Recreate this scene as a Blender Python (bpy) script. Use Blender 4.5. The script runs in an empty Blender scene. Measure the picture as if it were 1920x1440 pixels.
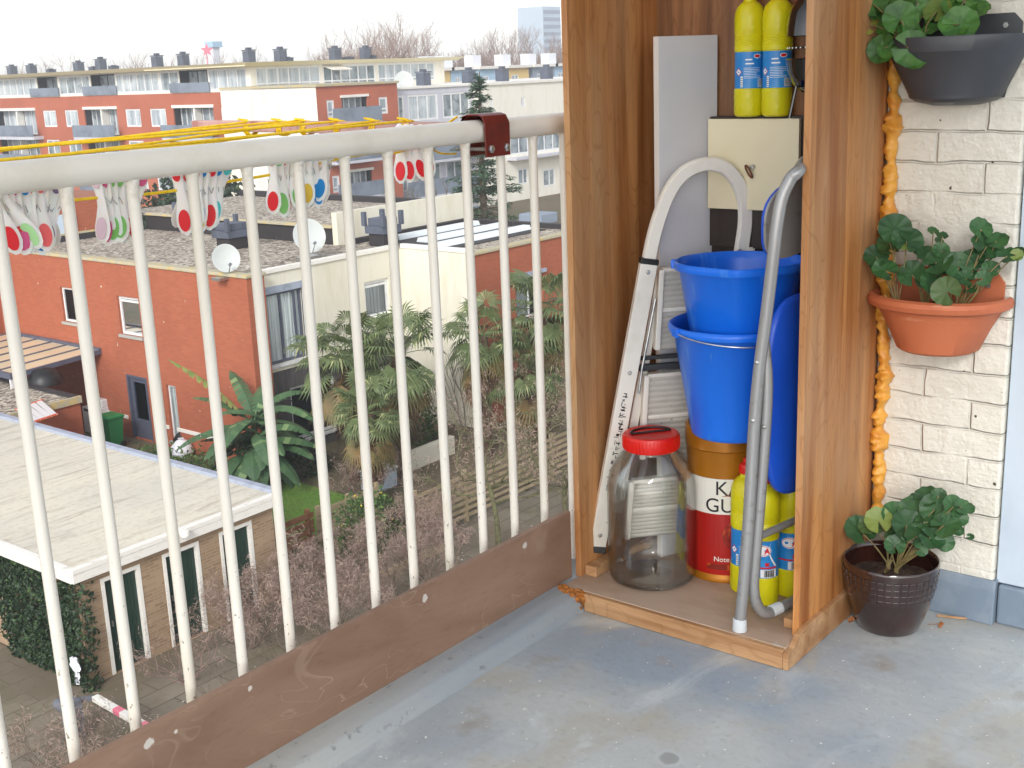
import bpy, bmesh, math, random
from mathutils import Vector, Matrix
R = math.radians
SC = bpy.context.scene
COL = SC.collection

# ---------------------------------------------------------------- camera
EYE = Vector((0, 0, 1.291))
YAW, PITCH, ROLL, FPX = R(38.945), R(-14.663), R(-2.245), 2263.9
FW = Vector((math.cos(PITCH)*math.cos(YAW), math.cos(PITCH)*math.sin(YAW), math.sin(PITCH)))
_r = Vector((math.sin(YAW), -math.cos(YAW), 0)); _u = _r.cross(FW)
RT = math.cos(ROLL)*_r + math.sin(ROLL)*_u
UP = math.cos(ROLL)*_u - math.sin(ROLL)*_r
cam = bpy.data.cameras.new('camera'); camo = bpy.data.objects.new('camera', cam); COL.objects.link(camo)
camo.matrix_world = Matrix(((RT.x, UP.x, -FW.x, EYE.x), (RT.y, UP.y, -FW.y, EYE.y), (RT.z, UP.z, -FW.z, EYE.z), (0, 0, 0, 1)))
cam.sensor_fit = 'HORIZONTAL'; cam.sensor_width = 36; cam.lens = FPX/1920*36
cam.clip_start = .05; cam.clip_end = 3000
SC.camera = camo

# ---------------------------------------------------------------- sky, sun, exposure
SUN_EL, SUN_AZ = 31, 206      # direction the light comes from, degrees ccw from +X
w = bpy.data.worlds.new('World'); SC.world = w; w.use_nodes = True
nt = w.node_tree; bg = nt.nodes['Background']
sk = nt.nodes.new('ShaderNodeTexSky'); sk.sky_type = 'NISHITA'; sk.sun_disc = False
sk.sun_elevation = R(SUN_EL); sk.sun_rotation = R(90-SUN_AZ)
sk.dust_density = 1.0; sk.air_density = 1.0; sk.ozone_density = 1
hs = nt.nodes.new('ShaderNodeHueSaturation'); hs.inputs['Saturation'].default_value = .22
nt.links.new(sk.outputs[0], hs.inputs['Color']); nt.links.new(hs.outputs[0], bg.inputs[0])
bg.inputs[1].default_value = .15
sun = bpy.data.lights.new('sun', 'SUN'); sun.energy = 1.35; sun.angle = R(16); sun.color = (1, .975, .94)
suno = bpy.data.objects.new('sun', sun); COL.objects.link(suno)
sd = Vector((math.cos(R(SUN_EL))*math.cos(R(SUN_AZ)), math.cos(R(SUN_EL))*math.sin(R(SUN_AZ)), math.sin(R(SUN_EL))))
suno.rotation_euler = sd.to_track_quat('Z', 'Y').to_euler()
SC.view_settings.view_transform = 'Standard'; SC.view_settings.look = 'None'
SC.view_settings.exposure = 0.92; SC.view_settings.gamma = 1
SC.cycles.max_bounces = 8; SC.cycles.transparent_max_bounces = 12; SC.cycles.caustics_refractive = False; SC.cycles.caustics_reflective = False

# ---------------------------------------------------------------- survey helper: a sight line met with a known plane
def ray(x, y): return FW + RT*((x-960)/FPX) + UP*((720-y)/FPX)
def on(x, y, ax, val):
    v = ray(x, y); return EYE + v*((val-EYE[ax])/v[ax])
G = -9.6                                        # street level below the balcony
def gnd(x, y): return on(x, y, 2, G)
def up_to(base, x, y):                          # height of a sight line above a ground point
    v = ray(x, y); s = math.hypot(base.x, base.y)/math.hypot(v.x, v.y); return EYE.z+v.z*s

# ---------------------------------------------------------------- objects
def tag(o, label=None, cat=None, group=None, kind=None):
    if label: o['label'] = label
    if cat: o['category'] = cat
    if group: o['group'] = group
    if kind: o['kind'] = kind
    return o
def thing(name, label, cat, loc=(0, 0, 0), group=None):
    o = bpy.data.objects.new(name, None); COL.objects.link(o); o.location = loc; o.empty_display_size = .1
    return tag(o, label, cat, group)
def wloc(o):
    v = Vector((0, 0, 0))
    while o: v += o.location; o = o.parent
    return v
class MB:
    def __init__(s): s.v = []; s.f = []; s.m = []
    def add(s, vs, fs, m=0):
        b = len(s.v); s.v += [tuple(v) for v in vs]; s.f += [[i+b for i in f] for f in fs]; s.m += [m]*len(fs); return s
    def quad(s, a, b, c, d, m=0): return s.add([a, b, c, d], [(0, 1, 2, 3)], m)
    def box(s, x0, x1, y0, y1, z0, z1, m=0):
        return s.add([(x, y, z) for x in (x0, x1) for y in (y0, y1) for z in (z0, z1)],
                     [(0, 1, 3, 2), (4, 6, 7, 5), (0, 4, 5, 1), (2, 3, 7, 6), (0, 2, 6, 4), (1, 5, 7, 3)], m)
    def obox(s, c, ax, ay, az, m=0):            # centre and three half-axis vectors
        c, ax, ay, az = map(Vector, (c, ax, ay, az))
        return s.add([c+ax*i+ay*j+az*k for i in (-1, 1) for j in (-1, 1) for k in (-1, 1)],
                     [(0, 1, 3, 2), (4, 6, 7, 5), (0, 4, 5, 1), (2, 3, 7, 6), (0, 2, 6, 4), (1, 5, 7, 3)], m)
    def bar(s, a, b, w, h, upv=(0, 0, 1), m=0):
        a, b = Vector(a), Vector(b); d = (b-a)/2; t = d.normalized(); sd_ = t.cross(Vector(upv))
        if sd_.length < 1e-5: sd_ = t.cross(Vector((1, 0, 0)))
        sd_.normalize(); u_ = sd_.cross(t); return s.obox((a+b)/2, d, sd_*w/2, u_*h/2, m)
    def loft(s, rings, closed=True, cap0=True, cap1=True, m=0):
        n = len(rings[0]); vs = [p for r_ in rings for p in r_]; fs = []
        for i in range(len(rings)-1):
            for j in range(n if closed else n-1):
                k = (j+1) % n; fs.append((i*n+j, i*n+k, (i+1)*n+k, (i+1)*n+j))
        if cap0: fs.append(tuple(range(n-1, -1, -1)))
        if cap1: fs.append(tuple((len(rings)-1)*n+j for j in range(n)))
        return s.add(vs, fs, m)
    def tube(s, pts, r, n=8, m=0, caps=True, flat=1.0, upv=None):
        pts = [Vector(p) for p in pts]; N = len(pts); rr = r if isinstance(r, (list, tuple)) else [r]*N
        rings = []; nrm = None
        for i in range(N):
            t = (pts[min(i+1, N-1)]-pts[max(i-1, 0)])
            if t.length < 1e-9: t = Vector((0, 0, 1))
            t.normalize()
            if nrm is None:
                a = Vector(upv) if upv else (Vector((0, 0, 1)) if abs(t.z) < .9 else Vector((1, 0, 0)))
                nrm = (a-t*a.dot(t)).normalized()
            else:
                q = nrm-t*nrm.dot(t); nrm = q.normalized() if q.length > 1e-6 else nrm
            b = t.cross(nrm)
            rings.append([pts[i]+(nrm*math.cos(2*math.pi*k/n)+b*(math.sin(2*math.pi*k/n)*flat))*rr[i] for k in range(n)])
        return s.loft(rings, True, caps, caps, m)
    def cyl(s, a, b, r0, r1=None, n=16, m=0): return s.tube([a, b], [r0, r0 if r1 is None else r1], n, m)
    def lathe(s, prof, c=(0, 0, 0), n=32, a0=0, a1=360, m=0, sy=1.0):
        c = Vector(c); full = abs(a1-a0) >= 360; k = n if full else n+1
        rings = [[c+Vector((r_*math.cos(R(a0+(a1-a0)*j/n)), r_*sy*math.sin(R(a0+(a1-a0)*j/n)), z)) for j in range(k)] for r_, z in prof]
        return s.loft(rings, full, False, False, m)
    def prism(s, pts, d, m=0):                  # planar outline extruded by a vector
        pts = [Vector(p) for p in pts]; d = Vector(d); n = len(pts)
        return s.add(pts+[p+d for p in pts], [tuple(range(n-1, -1, -1)), tuple(range(n, 2*n))]+[(i, (i+1) % n, n+(i+1) % n, n+i) for i in range(n)], m)
    def build(s, name, mat, parent=None, smooth=False, bevel=0, seg=2, subsurf=0, angle=40):
        me = bpy.data.meshes.new(name); o0 = wloc(parent) if parent else Vector((0, 0, 0))
        me.from_pydata([(v[0]-o0.x, v[1]-o0.y, v[2]-o0.z) for v in s.v], [], s.f)
        for mt in (mat if isinstance(mat, (list, tuple)) else [mat]): me.materials.append(mt)
        me.polygons.foreach_set('material_index', s.m)
        bm = bmesh.new(); bm.from_mesh(me)
        if len(s.f) < 40000: bmesh.ops.recalc_face_normals(bm, faces=bm.faces)
        bm.to_mesh(me); bm.free()
        if smooth:
            me.polygons.foreach_set('use_smooth', [True]*len(me.polygons))
            if angle < 180: me.set_sharp_from_angle(angle=R(angle))
        o = bpy.data.objects.new(name, me); COL.objects.link(o)
        if parent: o.parent = parent
        if bevel:
            b = o.modifiers.new('bevel', 'BEVEL'); b.width = bevel; b.segments = seg; b.limit_method = 'ANGLE'; b.angle_limit = R(35)
            b.harden_normals = False
        if subsurf:
            q = o.modifiers.new('sub', 'SUBSURF'); q.levels = subsurf; q.render_levels = subsurf
        return o
def copy_tree(o, parent=None):
    c = o.copy(); COL.objects.link(c)
    if parent: c.parent = parent
    for ch in list(o.children): copy_tree(ch, c)
    return c
def spline(P, n=8):                             # Catmull-Rom through points
    P = [Vector(p) for p in P]; out = []
    for i in range(len(P)-1):
        a, b, c, d = P[max(i-1, 0)], P[i], P[i+1], P[min(i+2, len(P)-1)]
        for k in range(n):
            t = k/n; out.append(.5*((2*b)+(c-a)*t+(2*a-5*b+4*c-d)*t*t+(3*b-a-3*c+d)*t**3))
    return out+[P[-1]]
def text_mesh(body, size, place, mat, parent, name='lettering', bold=0, fn=None, extrude=.0004):
    cu = bpy.data.curves.new('t', 'FONT'); cu.body = body; cu.size = size; cu.offset = bold; cu.extrude = extrude
    ob = bpy.data.objects.new('t', cu); COL.objects.link(ob)
    dg = bpy.context.evaluated_depsgraph_get(); me = bpy.data.meshes.new_from_object(ob.evaluated_get(dg))
    bpy.data.objects.remove(ob)
    mb = MB(); mb.add([place(v.co.x, v.co.y, v.co.z) for v in me.vertices], [tuple(p.vertices) for p in me.polygons])
    return mb.build(name, mat, parent)

# ---------------------------------------------------------------- materials
def lin(r, g, b): return tuple(((c/255+.055)/1.055)**2.4 if c > 10 else c/255/12.92 for c in (r, g, b))
class NT:
    def __init__(s, name):
        s.m = bpy.data.materials.new(name); s.m.use_nodes = True; s.t = s.m.node_tree; s.p = s.t.nodes['Principled BSDF']; s._o = None
    def n(s, ty, **k):
        q = s.t.nodes.new('ShaderNode'+ty)
        for a, b in k.items(): setattr(q, a, b)
        return q
    def l(s, a, b): s.t.links.new(a, b)
    def co(s, scale=(1, 1, 1), rot=(0, 0, 0), gen=False):
        if not s._o: s._o = s.n('TexCoord')
        mp = s.n('Mapping'); mp.inputs['Scale'].default_value = scale; mp.inputs['Rotation'].default_value = rot
        s.l(s._o.outputs['Object'], mp.inputs[0]); return mp.outputs[0]
    def noise(s, scale, vec=None, detail=5, rough=.6, dist=0):
        q = s.n('TexNoise'); q.inputs['Scale'].default_value = scale; q.inputs['Detail'].default_value = detail
        q.inputs['Roughness'].default_value = rough; q.inputs['Distortion'].default_value = dist
        s.l(vec or s.co(), q.inputs['Vector']); return q.outputs['Fac']
    def ramp(s, fac, lo, hi, a=0, b=1):
        q = s.n('MapRange'); q.inputs[1].default_value = lo; q.inputs[2].default_value = hi; q.inputs[3].default_value = a; q.inputs[4].default_value = b
        s.l(fac, q.inputs[0]); return q.outputs[0]
    def mix(s, fac, a, b, blend='MIX'):
        q = s.n('Mix', data_type='RGBA', blend_type=blend)
        for v, i in ((fac, 0), (a, 6), (b, 7)):
            if isinstance(v, (int, float)): q.inputs[i].default_value = v
            elif isinstance(v, tuple): q.inputs[i].default_value = v+(1,) if len(v) == 3 else v
            else: s.l(v, q.inputs[i])
        return q.outputs[2]
    def math(s, op, a, b=0):
        q = s.n('Math', operation=op)
        for v, i in ((a, 0), (b, 1)):
            if isinstance(v, (int, float)): q.inputs[i].default_value = v
            else: s.l(v, q.inputs[i])
        return q.outputs[0]
    def bump(s, h, strength=.3, dist=.01, prev=None):
        q = s.n('Bump'); q.inputs['Strength'].default_value = strength; q.inputs['Distance'].default_value = dist
        s.l(h, q.inputs['Height'])
        if prev: s.l(prev, q.inputs['Normal'])
        return q.outputs[0]
    def island(s):
        if not getattr(s, '_g', None): s._g = s.n('NewGeometry')
        return s._g.outputs['Random Per Island']
    def set(s, col=None, rough=.6, metal=0, normal=None, **k):
        P = s.p.inputs
        if col is not None:
            if isinstance(col, tuple): P['Base Color'].default_value = col+(1,)
            else: s.l(col, P['Base Color'])
        if isinstance(rough, (int, float)): P['Roughness'].default_value = rough
        else: s.l(rough, P['Roughness'])
        P['Metallic'].default_value = metal
        if normal: s.l(normal, P['Normal'])
        for a, b in k.items(): P[a.replace('_', ' ')].default_value = b
        return s.m
def M(name, col, rough=.55, metal=0, layers=(), bump=None, isl=None, **k):
    """col linear; layers: (scale, colour, lo, hi, stretch) noise-masked overlays; bump: (scale, strength, dist)"""
    t = NT(name); c = col
    for (sc, c2, lo, hi, st) in layers: c = t.mix(t.ramp(t.noise(sc, t.co(st)), lo, hi), c, c2)
    if isl: c = t.mix(t.ramp(t.island(), 0, 1, 0, .75), c, isl[0]); c = t.mix(t.ramp(t.island(), .86, .97, 0, .8), c, isl[1])
    nb = t.bump(t.noise(bump[0], t.co(bump[3] if len(bump) > 3 else (1, 1, 1))), bump[1], bump[2]) if bump else None
    return t.set(c, rough, metal, nb, **k)
def sc(c, f): return tuple(x*f for x in c)
one = (1, 1, 1)

# ================================================================ foreground materials
def wood(name, base, dark, light, axis='z', knots=.5, rough=.55, streak=26):
    t = NT(name); st = {'z': (1, 1, .045), 'x': (.045, 1, 1), 'y': (1, .045, 1)}[axis]
    v = t.co(st); big = t.noise(5, t.co({'z': (1, 1, .22), 'x': (.22, 1, 1), 'y': (1, .22, 1)}[axis]), 4, .55, .6)
    fine = t.noise(streak*5, v, 6, .7); mid = t.noise(streak, v, 5, .6, .4)
    c = t.mix(t.ramp(mid, .38, .62), base, dark); c = t.mix(t.ramp(big, .45, .72), c, light)
    wide = t.noise(9, t.co({'z': (1, 1, .03), 'x': (.03, 1, 1), 'y': (1, .03, 1)}[axis]), 2, .5, .2); c = t.mix(t.math('MULTIPLY', t.ramp(wide, .52, .64), .4), c, sc(dark, .95))
    c = t.mix(t.math('MULTIPLY', t.ramp(fine, .55, .8), .45), c, sc(dark, .55))
    red = t.noise(2.2, t.co({'z': (3, 3, .35), 'x': (.35, 3, 3), 'y': (3, .35, 3)}[axis]), 3)
    c = t.mix(t.math('MULTIPLY', t.ramp(red, .54, .70), .75), c, (dark[0]*.85, dark[1]*.66, dark[2]*.45))
    kn = t.noise(1.7, t.co({'z': (4, 4, .9), 'x': (.9, 4, 4), 'y': (4, .9, 4)}[axis]), 2, .5, 1.0); ring = t.math('ABSOLUTE', t.math('SINE', t.math('MULTIPLY', kn, 46)))
    c = t.mix(t.math('MULTIPLY', t.ramp(ring, .35, .0), .38), c, sc(dark, .8))
    nb = t.bump(fine, .25, .002)
    return t.set(c, rough, 0, nb)
m_ply_l = wood('plywood warm', lin(206, 148, 92), lin(158, 100, 52), lin(186, 146, 104))
m_ply_r = wood('plywood golden', lin(198, 138, 80), lin(146, 88, 40), lin(190, 150, 110))
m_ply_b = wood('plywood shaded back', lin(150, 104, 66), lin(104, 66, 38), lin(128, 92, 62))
def kick():
    t = NT('weathered ply'); v = t.co((.5, 1, 1.6)); big = t.noise(3, v, 4, .55, 1.5)
    c = t.mix(t.ramp(big, .35, .7), lin(150, 120, 100), lin(126, 97, 78))
    ridge = t.noise(5, t.co((.8, 1, 1.3)), 2, .4, 2.2)
    ln = t.math('ABSOLUTE', t.math('SUBTRACT', ridge, .5)); msk = t.ramp(ln, .010, .0, 0, 1)
    gate = t.ramp(t.noise(2.3, t.co((1, 1, 1)), 2), .42, .56)
    c = t.mix(t.math('MULTIPLY', t.math('MULTIPLY', msk, gate), .5), c, lin(184, 160, 138))
    c = t.mix(t.math('MULTIPLY', t.ramp(t.noise(90, t.co((.25, 1, 1)), 4), .55, .8), .35), c, lin(96, 70, 52))
    c = t.mix(t.ramp(t.noise(7, t.co()), .62, .8), c, lin(162, 136, 114))
    o = t.n('TexCoord')
    for (px, py, r_) in ((280, 1394, .010), (469, 1291, .006), (796, 1122, .009), (984, 1023, .008), (330, 1372, .004)):
        q = on(px, py, 1, 1.668); d = t.n('VectorMath', operation='DISTANCE'); d.inputs[1].default_value = tuple(q); t.l(o.outputs['Object'], d.inputs[0])
        c = t.mix(t.ramp(t.math('ADD', d.outputs['Value'], t.math('MULTIPLY', t.math('SUBTRACT', t.noise(70, None, 3), .5), r_*1.8)), r_*1.05, r_*.75), c, lin(206, 198, 188))
    return t.set(c, .7, 0, t.bump(t.noise(120, t.co((.2, 1, 1))), .2, .002))
m_kick = kick()
m_trim = wood('base trim wood', lin(188, 146, 104), lin(150, 106, 66), lin(200, 164, 126), 'y')
m_basetop = M('base board', lin(180, 156, 136), .7, 0, [(6, lin(148, 120, 98), .45, .7, (1, .4, 1)), (30, lin(176, 160, 148), .6, .75, one)], (90, .2, .002))
m_cream = M('cream gloss paint', lin(238, 233, 222), .35, 0, [(140, lin(120, 105, 85), .715, .74, one), (6, lin(214, 205, 186), .5, .8, one)], (14, .08, .004))
def bar_mat():
    t = NT('chipped cream paint'); sp = t.n('SeparateXYZ'); t.l(t.co(), sp.inputs[0])
    c = t.mix(t.ramp(t.noise(6, t.co((1, 1, .3)), 4), .5, .8), lin(238, 233, 222), lin(222, 214, 196))
    low = t.ramp(sp.outputs[2], .62, .20); top = t.ramp(sp.outputs[2], 1.08, 1.14)
    chip = t.ramp(t.noise(120, t.co((1, 1, .6)), 2), .66, .70); c = t.mix(t.math('MULTIPLY', chip, t.math('MULTIPLY', low, .85)), c, lin(118, 104, 84))
    c = t.mix(t.math('MULTIPLY', t.ramp(t.noise(30, t.co((1, 1, .15)), 4), .5, .75), t.math('MULTIPLY', low, .45)), c, lin(176, 160, 128))
    c = t.mix(t.math('MULTIPLY', t.ramp(t.noise(60, None, 3), .5, .7), t.math('MULTIPLY', top, .5)), c, lin(170, 150, 122))
    return t.set(c, .35, 0, t.bump(t.noise(40, None, 3), .12, .003))
def floor_mat():
    t = NT('worn blue grey coating'); v = t.co()
    c = t.mix(t.ramp(t.noise(1.3, v, 3), .40, .58), lin(142, 155, 168), lin(176, 180, 180))
    c = t.mix(t.ramp(t.noise(3.1, t.co((1, 1.4, 1)), 4, .6, .5), .52, .68), c, lin(170, 168, 160))
    c = t.mix(t.ramp(t.noise(7, v, 5), .6, .75), c, lin(150, 146, 140))
    c = t.mix(t.math('MULTIPLY', t.ramp(t.noise(2.1, t.co((1.2, 2.2, 1)), 5, .6, 1.6), .54, .70), .55), c, lin(198, 205, 208))
    c = t.mix(t.math('MULTIPLY', t.ramp(t.noise(55, v, 4), .55, .75), .3), c, lin(112, 112, 108))
    c = t.mix(t.ramp(t.noise(80, v, 1), .745, .76), c, lin(228, 228, 222))
    c = t.mix(t.math('MULTIPLY', t.ramp(t.noise(14, t.co((5, .35, 1), (0, 0, .6)), 3), .68, .74), .35), c, lin(196, 200, 200))
    c = t.mix(t.ramp(t.noise(120, t.co((1, 1.3, 1)), 1), .78, .80), c, lin(84, 74, 64))
    o = t.n('TexCoord'); 
    for (x, y, r) in ((1.77, 1.08, .022), (1.60, .74, .024), (1.67, .56, .024), (1.83, .54, .022), (1.60, .62, .02)):
        d = t.n('VectorMath', operation='DISTANCE'); d.inputs[1].default_value = (x, y, 0); t.l(o.outputs['Object'], d.inputs[0])
        dd = t.math('ADD', d.outputs['Value'], t.math('MULTIPLY', t.math('SUBTRACT', t.noise(25, v, 2), .5), .02))
        c = t.mix(t.ramp(dd, r*1.5, r*1.05, 0, .55), c, lin(186, 192, 194)); c = t.mix(t.ramp(dd, r*1.1, r*.8, 0, .8), c, lin(138, 140, 138))
    h = t.noise(9, v, 3); nb = t.bump(t.noise(160, v, 3), .12, .002, t.bump(h, .18, .02))
    return t.set(c, t.ramp(t.noise(4, v, 4), .35, .7, .30, .58), 0, nb)
m_floor = floor_mat(); m_bar = bar_mat()
m_kerb = M('blue grey kerb paint', lin(134, 144, 154), .5, 0, [(1.6, lin(164, 166, 164), .42, .6, (.25, 3, 3)), (6, lin(150, 154, 156), .5, .7, (.3, 1, 1)), (40, lin(104, 108, 112), .6, .75, one), (130, lin(190, 190, 184), .72, .75, one)], (40, .25, .004))
m_skirt = M('blue skirting paint', lin(112, 126, 142), .55, 0, [(8, lin(134, 146, 158), .45, .7, one)], (30, .3, .004))
def wall_mat():
    t = NT('cream painted brick'); sp = t.n('SeparateXYZ'); cb = t.n('CombineXYZ')
    o = t.co(); nz = t.n('TexNoise'); nz.inputs['Scale'].default_value = 11; nz.inputs['Detail'].default_value = 3; t.l(o, nz.inputs['Vector'])
    ad = t.n('VectorMath', operation='MULTIPLY_ADD'); ad.inputs[1].default_value = (.016,)*3; t.l(nz.outputs['Color'], ad.inputs[0]); t.l(o, ad.inputs[2])
    t.l(ad.outputs[0], sp.inputs[0]); t.l(sp.outputs[1], cb.inputs[0]); t.l(sp.outputs[2], cb.inputs[1])
    b = t.n('TexBrick', offset=.5); b.inputs['Scale'].default_value = 1; b.inputs['Mortar Size'].default_value = .0042; b.inputs['Mortar Smooth'].default_value = .8
    b.inputs['Brick Width'].default_value = .212; b.inputs['Row Height'].default_value = .0665; b.inputs['Bias'].default_value = -.2
    t.l(cb.outputs[0], b.inputs[0])
    b.inputs['Color1'].default_value = (.9, .9, .9, 1); b.inputs['Color2'].default_value = (.55, .55, .55, 1); b.inputs['Mortar'].default_value = (.62, .62, .62, 1)
    fade = t.ramp(t.noise(6, o, 2), .38, .56)
    mort = t.math('MULTIPLY', b.outputs['Fac'], fade)
    rough_n = t.noise(38, o, 6, .65); soft = t.noise(14, t.co((1, .5, 1.6)), 3)
    h = t.math('ADD', t.math('MULTIPLY', b.outputs['Color'], .22), t.math('ADD', t.math('MULTIPLY', rough_n, .62), t.math('SUBTRACT', t.math('MULTIPLY', soft, .5), t.math('MULTIPLY', mort, .55))))
    c = t.mix(t.math('MULTIPLY', mort, .20), lin(220, 217, 206), lin(160, 148, 128))
    c = t.mix(t.ramp(t.noise(4, o, 4), .5, .75), c, lin(206, 200, 186))
    c = t.mix(t.ramp(t.noise(60, o, 1), .78, .8), c, lin(70, 60, 50))
    return t.set(c, .42, 0, t.bump(h, .9, .012))
m_wall = wall_mat()
m_doorf = M('pale blue frame paint', lin(188, 200, 212), .4, 0, [(3, lin(176, 188, 202), .5, .7, one)])
m_foam = M('orange expanding foam', lin(222, 160, 62), .36, 0, [(18, lin(200, 126, 42), .45, .7, one), (60, lin(228, 176, 100), .6, .8, one)], (60, .4, .004), Subsurface_Weight=.1)
m_crust = M('crumbling foam', lin(176, 110, 44), .8, 0, [(40, lin(110, 66, 30), .45, .65, one), (90, lin(206, 150, 80), .6, .75, one)], (70, .9, .008))
m_redbr = M('maroon painted steel', lin(112, 36, 26), .45, 0, [(14, lin(92, 30, 22), .5, .7, one)], (80, .1, .001))
m_faded = M('faded maroon tube', lin(190, 150, 142), .5, 0, [(22, lin(150, 96, 88), .5, .7, one)])
m_steel = M('zinc steel', lin(190, 190, 188), .3, .9, [(40, lin(140, 140, 140), .5, .7, one)])
m_rope = M('yellow line', lin(252, 214, 30), .45, 0, [(60, lin(240, 184, 12), .45, .7, one)], (300, .2, .001))
m_white = M('white laminate', lin(206, 206, 210), .35, 0, [(4, lin(198, 198, 204), .4, .7, one)])
m_whedge = M('white board edging', lin(232, 228, 222), .4)
m_wenge = M('dark brown board', lin(46, 34, 30), .45, 0, [(30, lin(34, 24, 20), .4, .7, (1, 1, .1))])
m_crdoor = M('cream door front', lin(222, 212, 180), .45, 0, [(5, lin(214, 202, 170), .4, .7, one)])
m_bronze = M('bronze ring pull', lin(104, 62, 40), .35, .7)
m_alu = M('white aluminium ladder', lin(230, 226, 216), .35, 0, [(60, lin(140, 128, 108), .7, .78, one), (5, lin(200, 192, 178), .5, .75, one)])
m_tread = M('ladder tread', lin(190, 186, 176), .5, 0, [(110, lin(80, 72, 62), .66, .73, one), (9, lin(164, 158, 148), .5, .7, one)])
m_dkgrey = M('dark grey plastic', lin(52, 54, 56), .5)
m_black = M('black plastic', lin(22, 22, 22), .45)
m_bluep = M('blue bucket plastic', lin(24, 112, 230), .3, 0, [(9, lin(20, 98, 214), .45, .7, (1, 1, .3)), (26, lin(92, 156, 232), .60, .74, (1, 1, .06)), (50, lin(110, 160, 220), .70, .76, (1, 1, .5))], (60, .06, .002))
m_blues = M('blue seat plastic', lin(26, 84, 204), .33, 0, [(4, lin(20, 72, 186), .4, .7, one)])
m_tube = M('silver painted tube', lin(158, 158, 158), .34, .45, [(40, lin(130, 126, 120), .6, .75, one)])
m_ltcap = M('light grey rubber', lin(200, 206, 210), .5)
def glass():
    t = NT('thin clear glass'); t.t.nodes.remove(t.p); out = t.t.nodes['Material Output']
    lw = t.n('LayerWeight'); lw.inputs['Blend'].default_value = .5
    tr = t.n('BsdfTransparent'); gl = t.n('BsdfGlossy'); gl.inputs['Roughness'].default_value = .015
    t.l(t.mix(t.ramp(lw.outputs['Facing'], .6, 1), (.99, .995, .99), (.86, .88, .87)), tr.inputs[0])
    fr = t.n('Fresnel'); fr.inputs['IOR'].default_value = 1.5
    t.l(t.bump(t.noise(6, t.co((1, 1, 2)), 2), .25, .01), gl.inputs['Normal'])
    mx = t.n('MixShader'); t.l(t.math('MINIMUM', t.math('MULTIPLY', fr.outputs[0], .9), .6), mx.inputs[0]); t.l(tr.outputs[0], mx.inputs[1]); t.l(gl.outputs[0], mx.inputs[2]); t.l(mx.outputs[0], out.inputs[0])
    return t.m
m_glass = glass()
m_redlid = M('red lid plastic', lin(222, 30, 20), .35, 0, [(6, lin(206, 22, 14), .4, .7, one)])
m_gold = M('gold tin', lin(182, 118, 26), .35, .35, [(5, lin(160, 98, 20), .4, .7, one)])
m_tinred = M('tin red print', lin(166, 22, 14), .35, 0, [(3, lin(140, 14, 10), .4, .7, one)])
m_tinwhite = M('tin white print', lin(226, 222, 212), .4)
m_tinblack = M('black print', lin(18, 18, 18), .5)
m_tinemb = M('tin emblem', lin(120, 26, 10), .4, 0, [(40, lin(190, 90, 30), .5, .62, one)])
m_yel = M('yellow bottle plastic', lin(214, 206, 22), .35, 0, [(10, lin(204, 192, 12), .4, .7, one)], None, Subsurface_Weight=.12)
m_redcap = M('red cap', lin(214, 34, 20), .4)
m_lblue = M('blue bottle label', lin(36, 128, 200), .35, 0, [(8, lin(66, 160, 222), .48, .62, (1, 1, 1.5))])
m_lwhite = M('white print', lin(232, 234, 236), .45)
m_lred = M('red print', lin(206, 20, 30), .45)
m_kettle = M('black enamel', lin(16, 14, 14), .12, 0, (), None, Coat_Weight=.6)
m_terra = M('terracotta', lin(186, 104, 68), .6, 0, [(7, lin(168, 88, 56), .45, .7, one), (5, lin(214, 158, 124), .62, .72, (1, 1, 5))], (60, .08, .002))
m_tgrey = M('charcoal planter plastic', lin(66, 68, 74), .42, 0, [(5, lin(58, 60, 66), .4, .7, one), (30, lin(120, 122, 126), .74, .76, (3, 1, .6))])
m_glaze = M('brown glazed pottery', lin(40, 22, 19), .07, 0, [(6, lin(62, 30, 22), .45, .65, one)], (14, .1, .004), Coat_Weight=1.0)
m_soil = M('soil', lin(52, 38, 30), .95, 0, [(50, lin(86, 66, 50), .5, .7, one)], (70, 1, .012))
m_leaf = M('geranium leaf', lin(50, 92, 46), .5, 0, [(28, lin(32, 66, 34), .45, .65, one), (9, lin(78, 116, 54), .6, .75, one)], (120, .5, .002), (lin(30, 62, 36), lin(120, 136, 62)))
m_leafl = M('geranium leaf bright', lin(72, 120, 46), .45, 0, [(30, lin(46, 88, 34), .45, .6, one), (9, lin(112, 146, 66), .6, .75, one)], (120, .5, .002), (lin(44, 88, 36), lin(160, 160, 70)))
m_stem = M('plant stem', lin(128, 116, 74), .6, 0, [(40, lin(96, 76, 50), .5, .7, one)])
m_dry = M('dry leaf', lin(150, 96, 56), .7, 0, [(60, lin(104, 62, 34), .5, .7, one)])

# ================================================================ balcony
XW = 2.68                                       # face of the end wall
f = MB(); f.box(-2.6, XW+.12, -.7, 1.60, -.16, 0); o = f.build('floor', m_floor); tag(o, kind='structure')
k = MB(); prof = [(1.60, -.16), (1.585, -.002), (1.592, .012), (1.604, .034), (1.612, .039), (1.655, .046), (1.80, .05), (1.80, -.16)]
k.loft([[(x, y, z) for y, z in prof] for x in (-2.6, XW+.12)]); tag(k.build('kerb', m_kerb, smooth=True, angle=30, bevel=.004), kind='structure')

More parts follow.
